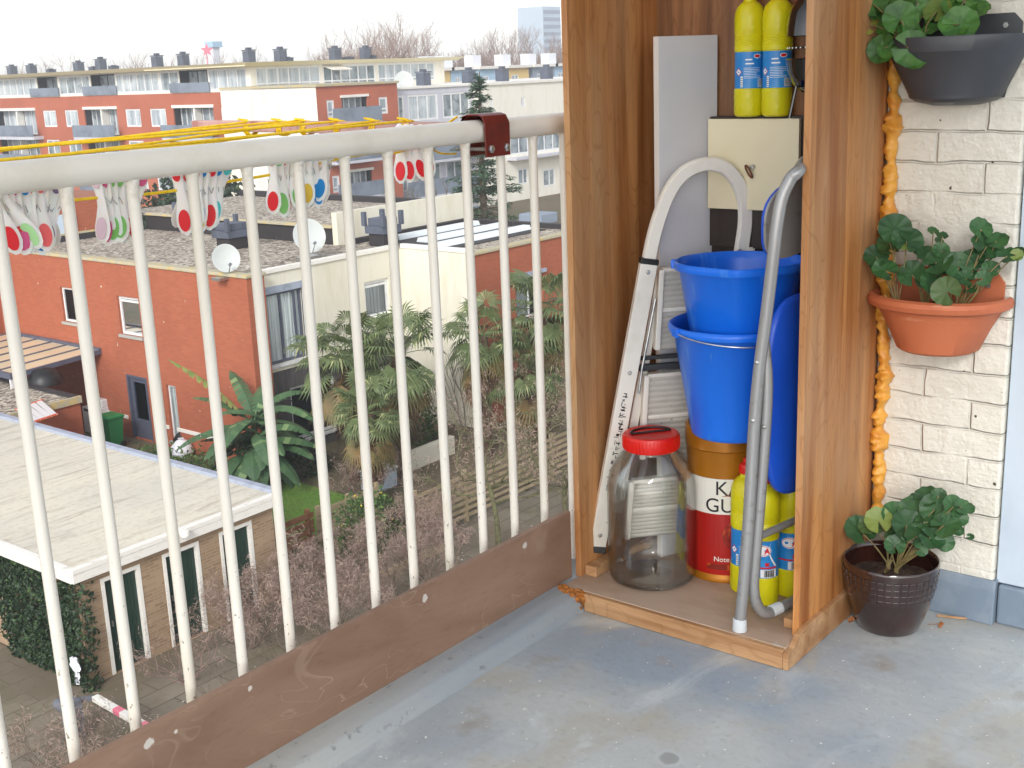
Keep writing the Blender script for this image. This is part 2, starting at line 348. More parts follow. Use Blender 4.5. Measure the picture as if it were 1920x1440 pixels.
rail = thing('balcony_railing', 'cream painted metal railing with round bars along the balcony edge', 'railing', (-2.6, 1.7334, 0))
b = MB(); b.tube([(-2.6, 1.7334, 1.160), (XW, 1.7334, 1.160)], .0245, 24, flat=1.15, upv=(0, 0, 1)); b.build('top_rail', m_cream, rail, True)
proto = None
for i in range(-9, 12):
    x = 1.0551+.12*i; b = MB(); b.tube([(x, 1.7334, .03), (x, 1.7334, 1.139)], .0102, 14)
    b.tube([(x, 1.7334, 1.128), (x, 1.7334, 1.14), (x, 1.7334, 1.145)], [.0105, .0135, .0145], 14)
    b.build('baluster', m_bar, rail, True)
kb = MB(); kb.box(-2.6, 2.275, 1.668, 1.684, .046, .222)
n0 = kb.build('plywood_kickboard', m_kick, bevel=.0015); tag(n0, 'long weathered brown plywood board along the foot of the railing', 'board')

c9 = MB(); c9.box(-2.6, XW+.12, -.7, .95, 2.72, 2.88); tag(c9.build('shade_ceiling', m_cream), kind='structure')  # unseen slab above the balcony, added and cut short to shade the foreground
# end wall, door frame
wl = MB(); wl.box(XW, XW+.12, .765, 1.80, .0, 2.6)
ow = wl.build('brick_wall', m_wall, bevel=.006); tag(ow, 'cream painted brick end wall behind the planters', 'wall')
s_ = MB(); pts = [(XW-.012, 0), (XW-.010, .085), (XW-.006, .108), (XW+.02, .108), (XW+.02, 0)]
s_.loft([[(x, y, z) for x, z in pts] for y in (.757, 1.055)])
tag(s_.build('wall_skirting', m_skirt, bevel=.003), 'blue grey painted skirting at the foot of the cream wall', 'skirting')
df = thing('door_frame', 'pale blue door frame beside the cream brick wall', 'door frame', (XW+.03, .4, 0))
b = MB(); b.box(XW+.012, XW+.11, .69, .762, .1, 2.6); b.build('jamb', m_doorf, df, bevel=.003)
b = MB(); b.box(XW+.03, XW+.10, -.3, .686, .115, 2.6); b.build('door_leaf', m_doorf, df, bevel=.003)
b = MB(); b.box(XW+.004, XW+.11, -.3, .755, 0, .098); b.build('threshold', m_skirt, df, bevel=.006)

# cupboard niche
cb = thing('plywood_cupboard', 'open plywood storage cupboard in the balcony corner', 'cupboard', (2.28, 1.36, 0))
b = MB(); b.box(2.285, 2.665, 1.648, 1.664, .047, 2.35); b.build('side_panel', m_ply_l, cb, bevel=.001)
b = MB(); b.box(2.285, 2.665, 1.058, 1.074, .047, 2.35); b.build('side_panel', m_ply_r, cb, bevel=.001)
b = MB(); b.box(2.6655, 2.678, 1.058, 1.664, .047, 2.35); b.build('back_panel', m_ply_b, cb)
b = MB(); b.box(2.222, 2.664, 1.059, 1.655, .030, .047); b.build('base_board', m_basetop, cb, bevel=.0015)
b = MB(); b.box(2.207, 2.2215, 1.059, 1.585, .001, .046); b.build('front_trim', m_trim, cb, bevel=.002)
b = MB(); sk_ = [(2.207, .001), (2.207, .040), (2.235, .044), (2.262, .064), (2.29, .070), (2.664, .070), (2.664, .001)]
b.prism([(x, 1.046, z) for x, z in sk_], (0, .0125, 0)); b.build('side_skirting', m_trim, cb, bevel=.0015)
b = MB(); b.box(2.30, 2.66, 1.612, 1.646, .0475, .074); b.build('batten', m_trim, cb, bevel=.002)
b = MB(); b.box(2.31, 2.66, 1.0755, 1.108, .0475, .070); b.build('batten', m_trim, cb, bevel=.002)
# foam
random.seed(5)
from mathutils import noise as mn
def foam(z0, z1):
    b = MB(); pts = []; rr = []; z = z0
    while z < z1:
        f_ = mn.noise((z*26, 3, 1)); g_ = mn.noise((z*61, 7, 2)); h_ = mn.noise((z*8, 1, 9))
        pts.append((XW-.010, 1.042+.006*h_+.003*g_, z)); rr.append(max(.0075, .0145+.014*f_+.008*g_+.002*h_)); z += .0035
    b.tube(pts, rr, 20)
    for i, v in enumerate(b.v):
        v = Vector(v); c_ = Vector((XW-.010, 1.042, v.z)); d_ = v-c_; k_ = 1+.42*mn.noise(v*55)+.22*mn.noise(v*130)
        d_.x *= 1.25; v2 = c_+d_*k_; v2.z += .004*mn.noise(v*40+Vector((9, 9, 9)))-.10*abs(d_.length-.012); b.v[i] = tuple(v2)
    return b.build('foam_bead', m_foam, None, True, angle=180)
o = foam(.2, 1.95); tag(o, 'lumpy orange expanding foam bead sealing the cupboard to the wall', 'foam')
b = MB(); random.seed(8); vs = []
for q in range(60):
    t_ = random.random(); x = 2.207+random.uniform(-.012, .014); y = 1.585+t_*.075; zz = .046-random.random()*(.04-.036*t_); r_ = random.uniform(.004, .009)
    b.lathe([(0, -r_), (r_*.8, -r_*.5), (r_, .1*r_), (r_*.7, .7*r_), (0, r_)], (x, y, zz), 7)
b.prism([(2.2095, 1.586, .045), (2.2095, 1.655, .045), (2.2095, 1.586, .006)], (.012, 0, 0))
tag(b.build('crumbling_foam', m_crust), 'crumbling orange brown foam at the left corner of the cupboard base', 'foam')

# clamp bracket and drying rack
br = thing('rail_clamp', 'maroon steel clamp bolted over the railing', 'clamp', (2.085, 1.7334, 1.16))
b = MB(); o_ = [(1.697, 1.105), (1.697, 1.176), (1.706, 1.193), (1.72, 1.197), (1.747, 1.197), (1.761, 1.193), (1.770, 1.176), (1.770, 1.105)]
inn = [(1.766, 1.105), (1.766, 1.175), (1.759, 1.189), (1.746, 1.193), (1.721, 1.193), (1.708, 1.189), (1.701, 1.175), (1.701, 1.105)]
rings = [[(x, y, z) for y, z in o_+inn] for x in (2.042, 2.128)]
b.loft(rings); b.build('clamp_plate', m_redbr, br, bevel=.002)
for x in (2.058, 2.112):
    b = MB(); b.tube([(x, 1.690, 1.122), (x, 1.795, 1.122)], .0045, 10); b.lathe([(0, -.001), (.0085, -.001), (.0095, .0015), (.0095, .0045), (.006, .007), (0, .0075)], (0, 0, 0), 6)
    for q in range(len(b.v)-36, len(b.v)): v = b.v[q]; b.v[q] = (x+v[0], 1.6968-v[2], 1.122+v[1])
    b.build('bolt', m_steel, br)
rk = thing('clothes_drying_rack', 'maroon rack of yellow washing lines projecting outside the railing', 'drying rack', (2.085, 1.78, 1.18))
zb_ = 1.176
b = MB(); b.bar((2.085, 1.772, zb_-.012), (2.085, 2.75, zb_-.004), .03, .028); b.build('rack_arm', m_faded, rk, bevel=.003)
b = MB(); b.bar((-1.6, 1.772, zb_-.012), (-1.6, 2.75, zb_-.004), .03, .028); b.build('rack_arm', m_faded, rk, bevel=.003)
random.seed(3)
for i, px in enumerate((768, 706, 640, 576, 532, 470)):
    p = on(px, 235, 0, 2.085); y = p.y; z = zb_+.006
    for s in range(2 if i == 3 else 1):
        sag = (.012, .03, .006, .045, .02, .035)[i]+.012*s; dy = (.02, -.05, .06, -.04, .05, -.03)[i]
        pts = [(2.085-3.68*t_, y+.012*s+dy*math.sin(math.pi*t_), z+.004*s-sag*4*t_*(1-t_)) for t_ in [q/16 for q in range(17)]]
        b = MB(); b.tube(pts, .0029, 6); b.build('washing_line', m_rope, rk, True)
    b = MB()                                    # knot of turns round the arm
    for kx in range(3):
        yy = y+(kx-1)*.007; q = [(2.085+.0185*math.cos(a), yy+.002*math.sin(2*a), z-.017+.0175*math.sin(a)) for a in [2*math.pi*j/12 for j in range(13)]]
        b.tube(q, .0024, 6)
    b.tube([(2.07, y-.01, z+.002), (2.05, y+.004, z+.008), (2.085, y+.012, z+.004)], .0024, 6)
    b.build('line_knot', m_rope, rk, True)
YP = 1.80                                       # the line nearest the railing carries the pegs
lp = [(-250, 405), (-60, 392), (127, 376), (182, 371), (262, 365), (330, 357), (424, 341), (500, 329), (560, 317), (625, 300), (700, 287), (760, 281)]
pl = [on(x, y, 1, YP) for x, y in lp]
line = spline([Vector((-1.6, YP, 1.19))]+pl+[Vector((2.07, YP, 1.19))], 6)
b = MB(); b.tube(line, .0026, 8); b.build('washing_line', m_rope, rk, True)
b = MB(); b.tube(spline([on(x, y, 1, 1.83) for x, y in ((800, 276), (812, 281), (830, 288), (856, 288))], 6), .0022, 6); b.build('line_end', m_rope, rk, True)

# pegs
m_pegw = M('milky peg plastic', lin(246, 240, 236), .35, 0, (), None, Subsurface_Weight=.35, Subsurface_Scale=.01)
PC = {'red': (226, 34, 44), 'blue': (26, 134, 206), 'green': (128, 196, 104), 'pink': (222, 96, 148), 'salmon': (238, 104, 106), 'grey': (206, 206, 214),
      'purple': (126, 108, 142), 'lilac': (176, 166, 190), 'yellow': (226, 190, 70), 'turquoise': (80, 196, 198), 'pale green': (176, 230, 160), 'pale pink': (230, 200, 212)}
m_pc = {c: M('peg grip '+c, lin(*v), .5) for c, v in PC.items()}
def half_rings(s):
    R_ = []
    for z, w_, y, th in ((.030, .003, .0075, .0012), (.027, .006, .007, .0018), (.012, .0085, .0042, .0024), (0, .008, .0032, .0022), (-.012, .0072, .0048, .0024), (-.022, .0075, .0066, .0026),
                     (-.036, .0098, .0120, .0026), (-.052, .0130, .0180, .0026), (-.066, .0132, .0225, .0024), (-.077, .0092, .0262, .0018), (-.083, .003, .0280, .001)):
        R_.append([(w_*math.cos(a), s*(y+th*math.sin(a)), z) for a in [2*math.pi*j/12 for j in range(12)]])
    return R_
def make_peg():
    r_ = thing('clothes_peg', 'x', 'clothes peg')
    for s in (1, -1):
        b = MB(); b.loft(half_rings(s)); h = b.build('clip_half', m_pegw, r_, True, angle=60)
        b = MB(); ring = [(.0092*math.cos(a), s*(.0224+.375*(-.056-(-.059+.0178*math.sin(a)))), -.059+.0178*math.sin(a)) for a in [2*math.pi*j/20 for j in range(20)]]
        b.prism(ring, (0, s*.0012, 0)); b.build('grip_pad', m_pc['red'], h, True)
        b = MB(); ring = [(.0062*math.cos(a), s*(.0073+.0012*math.sin(a)), .015+.0105*math.sin(a)) for a in [2*math.pi*j/16 for j in range(16)]]
        b.prism(ring, (0, s*.0012, 0)); b.build('jaw_pad', m_pc['red'], h, True)
    b = MB(); q = [(-.011+.0035*j/8*.8, .004*math.sin(a), -.022+.004*math.cos(a)) for j, a in enumerate([j*math.pi/4 for j in range(25)])]
    b.tube(q, .0007, 5); b.tube([(.011, -.010, -.012), (.0115, 0, -.022), (.011, .010, -.012)], .0007, 5); b.build('spring', m_steel, r_, True)
    return r_
def line_at(px):                                # point of the peg line under a given sight column
    best = min(line, key=lambda p: abs(proj_x(p)-px)); return best
def proj_x(p):
    d = p-EYE; k_ = d.dot(FW); return 960+FPX*d.dot(RT)/k_ if k_ > .1 else -1e4
clusters = [('far left', [(-8, 'red', 16), (6, 'pale green', 30), (18, 'red', 10), (34, 'pink', 4), (48, 'blue', 6), (62, 'red', 0), (74, 'salmon', -8), (88, 'grey', -12), (102, 'purple', -20), (116, 'lilac', -32)]),
            ('second', [(190, 'pale pink', 14), (202, 'pink', 4), (214, 'green', 2), (226, 'green', -4), (238, 'red', -4), (250, 'pale pink', -14), (262, 'pink', -24)]),
            ('third', [(336, 'red', 8), (348, 'red', 2), (360, 'yellow', 0), (372, 'salmon', -2), (386, 'blue', -4), (398, 'red', -8), (410, 'blue', -12), (420, 'turquoise', -26)]),
            ('fourth', [(513, 'red', 3), (524, 'green', 0), (533, 'red', -2), (549, 'green', -2), (566, 'green', -3), (578, 'yellow', -3), (590, 'blue', -4), (608, 'blue', -8), (620, 'purple', -24)]),
            ('right-hand', [(751, 'red', 0), (764, 'red', -2), (773, 'red', 2), (787, 'red', -5), (806, 'red', -8)])]
pe = make_peg(); first = True; random.seed(11)
ordn = ['first', 'second', 'third', 'fourth', 'fifth', 'sixth', 'seventh', 'eighth', 'ninth', 'tenth']
dense = spline(line, 6)
for nm, L in clusters:
    for j, (px, c, tilt) in enumerate(L):
        o = pe if first else copy_tree(pe); first = False
        p = min(dense, key=lambda q: abs(proj_x(q)-px))
        o.location = p+Vector((0, 0, .010)) if nm != 'right-hand' else on(px, 283, 1, YP+.01)+Vector((0, 0, .024))
        # swing in the line's plane (tilt) and a little twist
        o.rotation_euler = (R(random.uniform(-10, 10)), R(tilt)*-1, R(random.uniform(-66, -4))); o.scale = (1.12, 1.1, 1.06)
        for ch in o.children:
            for g in ch.children:
                if g.name.startswith(('grip_pad', 'jaw_pad')):
                    if g.data.users > 1 and o is not pe: pass
                    g.material_slots[0].link = 'OBJECT'; g.material_slots[0].material = m_pc[c]
        tag(o, f'milky peg with {c} grips, {ordn[j]} from left in the {nm} peg cluster', 'clothes peg', 'clothes pegs on the washing line')

# ================================================================ things in the cupboard
BZ = .047
def P3(x, y, X): return on(x, y, 0, X)
# white shelf board on edge
t = thing('shelf_board', 'tall white laminate board standing on edge at the back of the cupboard', 'board', (2.5, 1.54, BZ))
a, c_ = Vector((2.50, 1.5438, 0)), Vector((2.655, 1.474, 0)); d = (c_-a).normalized(); nn = Vector((-d.y, d.x, 0))*.018
if nn.y < 0: nn = -nn
zt = P3(1240, 68, 2.5).z
q = [a+d*.0008, c_, c_+nn, a+d*.0008+nn]
b = MB(); b.prism([(p.x, p.y, BZ+.001) for p in q], (0, 0, zt-BZ-.001)); b.build('panel', m_white, t, bevel=.0006)
q = [a-d*.0012, a+d*.0006, a+d*.0006+nn, a-d*.0012+nn]
b = MB(); b.prism([(p.x, p.y, BZ+.001) for p in q], (0, 0, zt-BZ-.001)); b.build('edge_strip', m_whedge, t)

# dark cabinet with cream door
t = thing('small_cabinet', 'dark brown cabinet with a cream door under the two yellow bottles', 'cabinet', (2.6, 1.34, .86))
XF = 2.628; tl = P3(1332, 222, XF); br_ = P3(1499, 400, XF)
y1, y0 = tl.y, br_.y; z1, z0 = tl.z, br_.z
b = MB(); b.box(XF+.0015, 2.664, y0-.085, y1+.002, z0-.09, z1+.004); b.box(2.64, 2.664, y0-.05, y1+.002, .46, z0-.0905); b.build('carcass', m_wenge, t, bevel=.001)
b = MB(); b.box(XF-.012, XF, y0, y1, z0+.004, z1-.001); dr = b.build('door', m_crdoor, t, bevel=.001)
c0 = P3(1412, 313, XF-.012)
b = MB(); b.cyl(c0, c0+Vector((-.008, 0, 0)), .006, .005, 14); b.build('keyhole_boss', m_steel, dr, True)
b = MB(); q = []
for j in range(21):
    a_ = 2*math.pi*j/20; q.append(c0+Vector((-.010-.004*math.sin(a_), .006+.004*math.cos(a_)+.006*math.sin(a_), -.010+.0145*math.sin(a_)-.001*math.cos(a_))))
b.tube(q, .0024, 8); b.build('ring_pull', m_bronze, dr, True)
CABZ = z1+.004

# yellow bleach bottles
def bottle(loc, label, rotz, kind, tilt=0):
    r_ = thing('bleach_bottle', label, 'bottle', (0, 0, 0), 'yellow bottles with red caps')
    b = MB(); n = 40; prof = [(.0, .0), (.028, .0), (.0335, .004), (.035, .012), (.035, .062), (.0335, .064), (.0335, .148), (.035, .150), (.035, .160)]
    for j in range(6): prof += [(.0352, .161+j*.004), (.0342, .163+j*.004)]
    prof += [(.035, .186), (.0352, .222), (.034, .234), (.030, .246), (.022, .255), (.0155, .259), (.0145, .262), (.0145, .266), (0, .266)]
    b.lathe(prof, (0, 0, 0), n)
    # dimples pressed into the shoulder and foot
    for i_, v in enumerate(b.v):
        x, y, z = v; rad = math.hypot(x, y)
        if rad > .03 and (.186 <= z <= .235 or z <= .062): pass
    body = b.build('bottle_body', m_yel, r_, True, angle=30)
    b = MB()
    for row, z in ((0, .199), (1, .218), (0, .022), (1, .044)):
        for j in range(8):
            a_ = 2*math.pi*(j+.5*row)/8; cx, cy = .0332*math.cos(a_), .0332*math.sin(a_); R_ = []
            for rr, dd in ((.0105, .0010), (.008, .0016), (.0045, .0021), (.0005, .0022)):
                tx, ty = -math.sin(a_), math.cos(a_)
                ring = []
                for k in range(10):
                    u_, v_ = rr*math.cos(2*math.pi*k/10), rr*math.sin(2*math.pi*k/10); fall = u_*u_/(2*.035)
                    ring.append((cx+tx*u_+math.cos(a_)*(dd-fall), cy+ty*u_+math.sin(a_)*(dd-fall), z+v_))
                R_.append(ring)
            b.loft(R_, True, False, True)
    b.build('shoulder_bumps', m_yel, body, True, angle=180)
    b = MB(); pr = [(.0142, .2665), (.0165, .267), (.0165, .284), (.014, .288), (.008, .290), (.007, .300), (0, .301)]
    b.lathe(pr, (0, 0, 0), 28)
    for j in range(28):
        a_ = 2*math.pi*j/28; b.obox((.0167*math.cos(a_), .0167*math.sin(a_), .2755), (.0006*math.cos(a_), .0006*math.sin(a_), 0), (-.0008*math.sin(a_), .0008*math.cos(a_), 0), (0, 0, .007))
    b.build('cap', m_redcap, r_, True)
    b = MB(); b.lathe([(.0338, .065), (.0338, .147)], (0, 0, 0), 40); lab = b.build('label', m_lblue, r_, True)
    RL = .0341
    def curve(x, y, z=0, r=RL): a_ = x/RL; return ((r+z)*math.cos(a_), (r+z)*math.sin(a_), y)
    def patch(x0, x1, y0, y1, m, nm='label_print', r=RL, parts=None):
        b = parts or MB(); N = 6
        for i in range(N):
            xa, xb = x0+(x1-x0)*i/N, x0+(x1-x0)*(i+1)/N; b.quad(curve(xa, y0, 0, r), curve(xb, y0, 0, r), curve(xb, y1, 0, r), curve(xa, y1, 0, r))
        if not parts: b.build(nm, m, lab)
    def disc(cx, cy, rx, ry, m, r=RL, nm='label_print'):
        b = MB(); N = 24; b.add([curve(cx, cy, 0, r)]+[curve(cx+rx*math.cos(2*math.pi*k/N), cy+ry*math.sin(2*math.pi*k/N), 0, r) for k in range(N)], [(0, 1+k, 1+(k+1) % N) for k in range(N)]); b.build(nm, m, lab)
    b = MB(); random.seed(2)
    x = -.012
    if kind == 'back':
        disc(.010, .137, .009, .0048, m_lwhite); disc(.010, .137, .0072, .0034, m_lred, RL+.0002)
        for (xa, xb, y) in ((-.018, -.002, .128), (-.018, .002, .119)): patch(xa, xb, y, y+.003, m_lwhite, parts=b)
        for j in range(7): patch(-.022, .016+random.uniform(-.008, .004), .088+j*.0037, .0889+j*.0037, m_lwhite, parts=b)
        patch(.012, .036, .068, .086, m_lwhite, parts=b); patch(-.030, -.024, .068, .092, m_lwhite, parts=b); b.build('label_print', m_lwhite, lab)
        b = MB()
        for j in range(9): patch(.0135+j*.0024, .0145+j*.0024, .069, .085, m_tinblack, parts=b, r=RL+.0002)
        for j in range(5): patch(-.0295, -.0245, .070+j*.0042, .0715+j*.0042, m_tinblack, parts=b, r=RL+.0002)
        b.build('barcode', m_tinblack, lab)
        for cx in (-.036,):
            b = MB(); s_ = .0095; b.add([curve(cx+u_*s_, .102+v_*s_, 0, RL+.0001) for u_, v_ in ((-1, 0), (0, -1), (1, 0), (0, 1))], [(0, 1, 2, 3)]); b.build('hazard_diamond', m_lred, lab)
            b = MB(); s_ = .0075; b.add([curve(cx+u_*s_, .102+v_*s_, 0, RL+.0003) for u_, v_ in ((-1, 0), (0, -1), (1, 0), (0, 1))], [(0, 1, 2, 3)]); b.build('hazard_diamond', m_lwhite, lab)
    else:
        disc(0, .126, .020, .0125, m_lwhite); disc(0, .126, .0185, .011, m_lred, RL+.0002); disc(0, .126, .0172, .0098, m_lwhite, RL+.0004)
        for nm, bd, sz, ox, oy, m in (('A', 'A', .017, .0045, .120, m_lred), ('EK', 'EK', .0085, .006, .093, m_lred)):
            text_mesh(bd, sz, lambda x_, y_, z_, ox=ox, oy=oy: curve(ox+x_, oy+y_, z_, RL+.0007), m, lab, 'lettering', .0007)
        patch(-.034, .034, .086, .0895, m_lred, r=RL+.0002); patch(-.004, .034, .0665, .084, m_lwhite, r=RL+.0002)
        b = MB()
        for j in range(13): patch(.004+j*.0019, .005+j*.0019+.0004*(j % 3), .0675, .083, m_tinblack, parts=b, r=RL+.0004)
        b.build('barcode', m_tinblack, lab)
        b = MB(); N = 14
        for j in range(N):                     # pale swirl
            f0, f1 = j/N, (j+1)/N; g0 = .030-.016*math.sin(2.4*f0); g1 = .030-.016*math.sin(2.4*f1)
            b.quad(curve(g0, .09+.055*f0, 0, RL+.0001), curve(g0+.006*(1-f0), .09+.055*f0, 0, RL+.0001), curve(g1+.006*(1-f1), .09+.055*f1, 0, RL+.0001), curve(g1, .09+.055*f1, 0, RL+.0001))
        b.build('label_print', m_lwhite, lab)
    r_.location = loc; r_.rotation_euler = (0, tilt, rotz); k_ = 1.0 if loc[2] > .5 else 1.12; r_.scale = (1+(k_-1)*.25, 1+(k_-1)*.25, k_); return r_
face = R(180+28)
p = on(1404, 219, 2, CABZ); q = on(1456, 219, 2, CABZ)
bottle(Vector((2.634, 2.634*p.y/p.x, CABZ)), 'yellow bottle with blue label on the dark cabinet, next to the white board', face+.25, 'back')
bottle(Vector((2.634, 2.634*q.y/q.x, CABZ)), 'yellow bottle with blue label on the dark cabinet, beside the black kettle', face+.1, 'back')
bottle((2.444, 1.274, BZ), 'yellow bottle on the cupboard base in front of the gold and red tin', face+.2, 'back')
bottle((2.408, 1.208, BZ), 'yellow bottle with oval logo right behind the grey chair legs', face-.1, 'front')
bottle((2.485, 1.178, BZ), 'yellow bottle with oval logo in the right back of the cupboard base, half hidden', face-.05, 'front')

# black kettle barbecue behind the bottles
t = thing('kettle_barbecue', 'glossy black kettle barbecue beside the yellow bottles', 'barbecue', (2.60, 1.19, CABZ))
c0 = P3(1512, 60, 2.58); ky = c0.y-.012
def K(z): return (2.585, ky, z)
b = MB(); b.lathe([(.062, -.02), (.0605, 0), (.056, .028), (.045, .05), (.025, .066), (0, .07)], (2.585, ky, 1.355), 32, sy=.9); b.build('lid', m_kettle, t, True)
b = MB(); b.lathe([(.0, -.075), (.02, -.072), (.043, -.055), (.056, -.03), (.061, -.004), (.0635, 0), (.061, .002)], (2.585, ky, 1.285), 32, sy=.9); b.build('bowl', m_kettle, t, True)
b = MB()
for j in range(9):
    yy = -.048+j*.012; L = math.sqrt(max(0, .058**2-yy*yy)); b.cyl((2.585-L, ky+yy*.9, 1.31), (2.585+L, ky+yy*.9, 1.31), .0018, n=6)
b.build('grate', m_steel, t, True)
for a_ in (0.4, 2.5, 4.6): b = MB(); b.tube([(2.585+.035*math.cos(a_), ky+.035*math.sin(a_), 1.235), (2.585+.055*math.cos(a_), ky+.05*math.sin(a_), CABZ)], .004, 8); b.build('leg', m_kettle, t, True)

# stepladder (folded, leaning)
t = thing('stepladder', 'white aluminium stepladder with hoop top leaning at the left of the cupboard', 'ladder', (2.38, 1.5, BZ))
LF, LT = Vector((2.378, 1.632, .085)), Vector((2.433, 1.548, .832)); LH = Vector((math.cos(R(-42)), math.sin(R(-42)), 0))
LN = (LT-LF).cross(LH).normalized()
if LN.x > 0: LN = -LN                            # towards the room
def LP(x, y, dx=0):                              # sight line met with the leaning ladder plane
    v = ray(x, y); return EYE+v*((LF-LN*dx-EYE).dot(LN)/v.dot(LN))
bl = LP(1119, 1026); tl = LP(1216, 492)
CB, CT = bl+LH*.172, tl+LH*.122
def mir(p_):                                     # mirror across the ladder's own axis
    f_ = (p_.z-CB.z)/(CT.z-CB.z); c_ = CB+(CT-CB)*f_; w_ = (p_-c_).dot(LH); return p_-LH*(2*w_)
for a, c_ in ((bl, tl), (mir(bl), mir(tl))):
    b = MB(); b.bar(a, c_, .042, .02, LN); rl = b.build('stile', m_alu, t, bevel=.002)
    d = (c_-a).normalized(); b = MB(); b.bar(c_-d*.004, c_+d*.010, .045, .023, LN); b.build('stile_cap', m_black, rl, bevel=.002)
    b = MB(); b.bar(a-d*.012, a+d*.006, .045, .024, LN); b.build('foot', m_dkgrey, rl, bevel=.002)
    for f_ in (.03, .37, .95):
        b = MB(); e = c_+(a-c_)*f_; b.lathe([(0, 0), (.005, 0), (.0055, .001), (.004, .0028), (0, .0032)], (0, 0, 0), 10)
        n_ = 50
        for q in range(len(b.v)-50, len(b.v)): v = b.v[q]; b.v[q] = tuple(e+LN*(.0102+v[2])+LH*v[0]+Vector((0, 0, v[1])))
        b.build('rivet', m_steel, rl)
# printed pictograms on the near stile
b = MB(); random.seed(4); d = (tl-bl); dn = d.normalized(); sd_ = -LH; sd_ = (sd_-dn*sd_.dot(dn)).normalized(); nx = LN
for j in range(13):
    f_ = .27+j*.0235; e = bl+d*f_+nx*.0104
    for q in range(5):
        u_ = random.uniform(-.006, .006); v_ = random.uniform(-.006, .006); w_ = random.uniform(.002, .006); h_ = random.choice((.0007, .0012))
        if random.random() < .5: w_, h_ = h_, w_
        A = e+sd_*u_+dn*v_; b.quad(A-sd_*w_-dn*h_, A+sd_*w_-dn*h_, A+sd_*w_+dn*h_, A-sd_*w_+dn*h_)
    A = e; 
for j in range(6): A = bl+d*(.225)+nx*.0104+sd_*(-.007+j*.0026); b.quad(A-sd_*.0006-dn*.008, A+sd_*.0006-dn*.008, A+sd_*.0006+dn*.008, A-sd_*.0006+dn*.008)
b.build('safety_marks', m_tinblack, t)
hp = [(1216, 494), (1226, 445), (1240, 398), (1258, 356), (1282, 326), (1310, 311), (1336, 308), (1362, 317), (1384, 342), (1396, 378), (1398, 415), (1393, 455), (1386, 498)]
hpts = spline([LP(x, y, .004) for x, y in hp], 6)
b = MB(); rings = []
for i, p_ in enumerate(hpts):                    # flat D-section hoop, broad face to the front
    tn = (hpts[min(i+1, len(hpts)-1)]-hpts[max(i-1, 0)]).normalized(); dp = -LN; dp = (dp-tn*dp.dot(tn)).normalized(); wd = tn.cross(dp)
    rings.append([p_+wd*u_+dp*v_ for u_, v_ in ((-.0165, -.004), (-.013, -.009), (.013, -.009), (.0165, -.004), (.0165, .010), (-.0165, .010))])
b.loft(rings); b.build('hoop', m_alu, t, True, angle=35, bevel=.0008)
LU = (CT-CB).normalized()
def LB(b, p_, hw, hn, hu): return b.obox(p_, LH*hw, LN*hn, LU*hu)
b = MB(); e = LP(1404, 482, .004); LB(b, e, .009, .011, .026); b.build('hinge_bracket', m_alu, t, bevel=.001)
b = MB(); e = LP(1386, 470, -.004); b.cyl(e, e+LN*.008, .005, n=10); b.build('rivet', m_steel, t)
def tread(xl, yt, yb):
    pt, pb = LP(xl, yt, .012), LP(xl-8, yb, .012); q1 = mir(pt); N = 15; prof = []; H_ = (pt-pb).length
    for i in range(N*6+1):
        f_ = i/(N*6); prof.append(pb+(pt-pb)*f_+LN*(.0022*abs(math.sin(math.pi*f_*N))))
    prof += [pt-LN*.016+LU*.004, pb-LN*.02]; W_ = q1-pt
    b = MB(); b.loft([[p_+LH*.012 for p_ in prof], [p_+W_-LH*.012 for p_ in prof]]); tr = b.build('tread', m_tread, t, True, angle=60)
    b = MB(); LB(b, pt+W_/2-LN*.008+LU*.001, W_.length/2-.008, .013, .005); b.build('tread_edge', m_alu, tr, bevel=.003); b = MB(); LB(b, (pt+pb)/2+W_/2-LN*.004, W_.length/2-.014, .008, .005); b.build('tread_edge', m_alu, tr, bevel=.003)
    for s in (0, 1):
        o_ = LH*.004 if not s else W_-LH*.004
        b = MB(); b.bar(pb+o_, pt+o_+LU*.004, .014, .022, LN); b.build('tread_bracket', m_alu, tr, bevel=.003)
tread(1236, 508, 656); tread(1208, 706, 860); tread(1180, 905, 1010)
b = MB(); e0 = LP(1198, 672, .016); b.bar(e0, mir(e0), .010, .012, LN); b.build('cross_bar', m_dkgrey, t, bevel=.002); b = MB(); e0 = LP(1198, 690, .008); b.bar(e0, mir(e0), .016, .014, LN); b.build('cross_bar', m_dkgrey, t, bevel=.002)
for s in (0, 1):
    g_ = mir if s else (lambda v: v)
    b = MB(); b.tube([g_(LP(1229, 560, -.004)), g_(LP(1204, 690, -.004)), g_(LP(1198, 738, -.004))], .0032, 8); b.build('strut', m_steel, t, True)
    b = MB(); b.bar(g_(LP(1238, 515, .028)), g_(LP(1158, 960, .028)), .022, .014, LN); b.build('rear_leg', m_alu, t, bevel=.002)

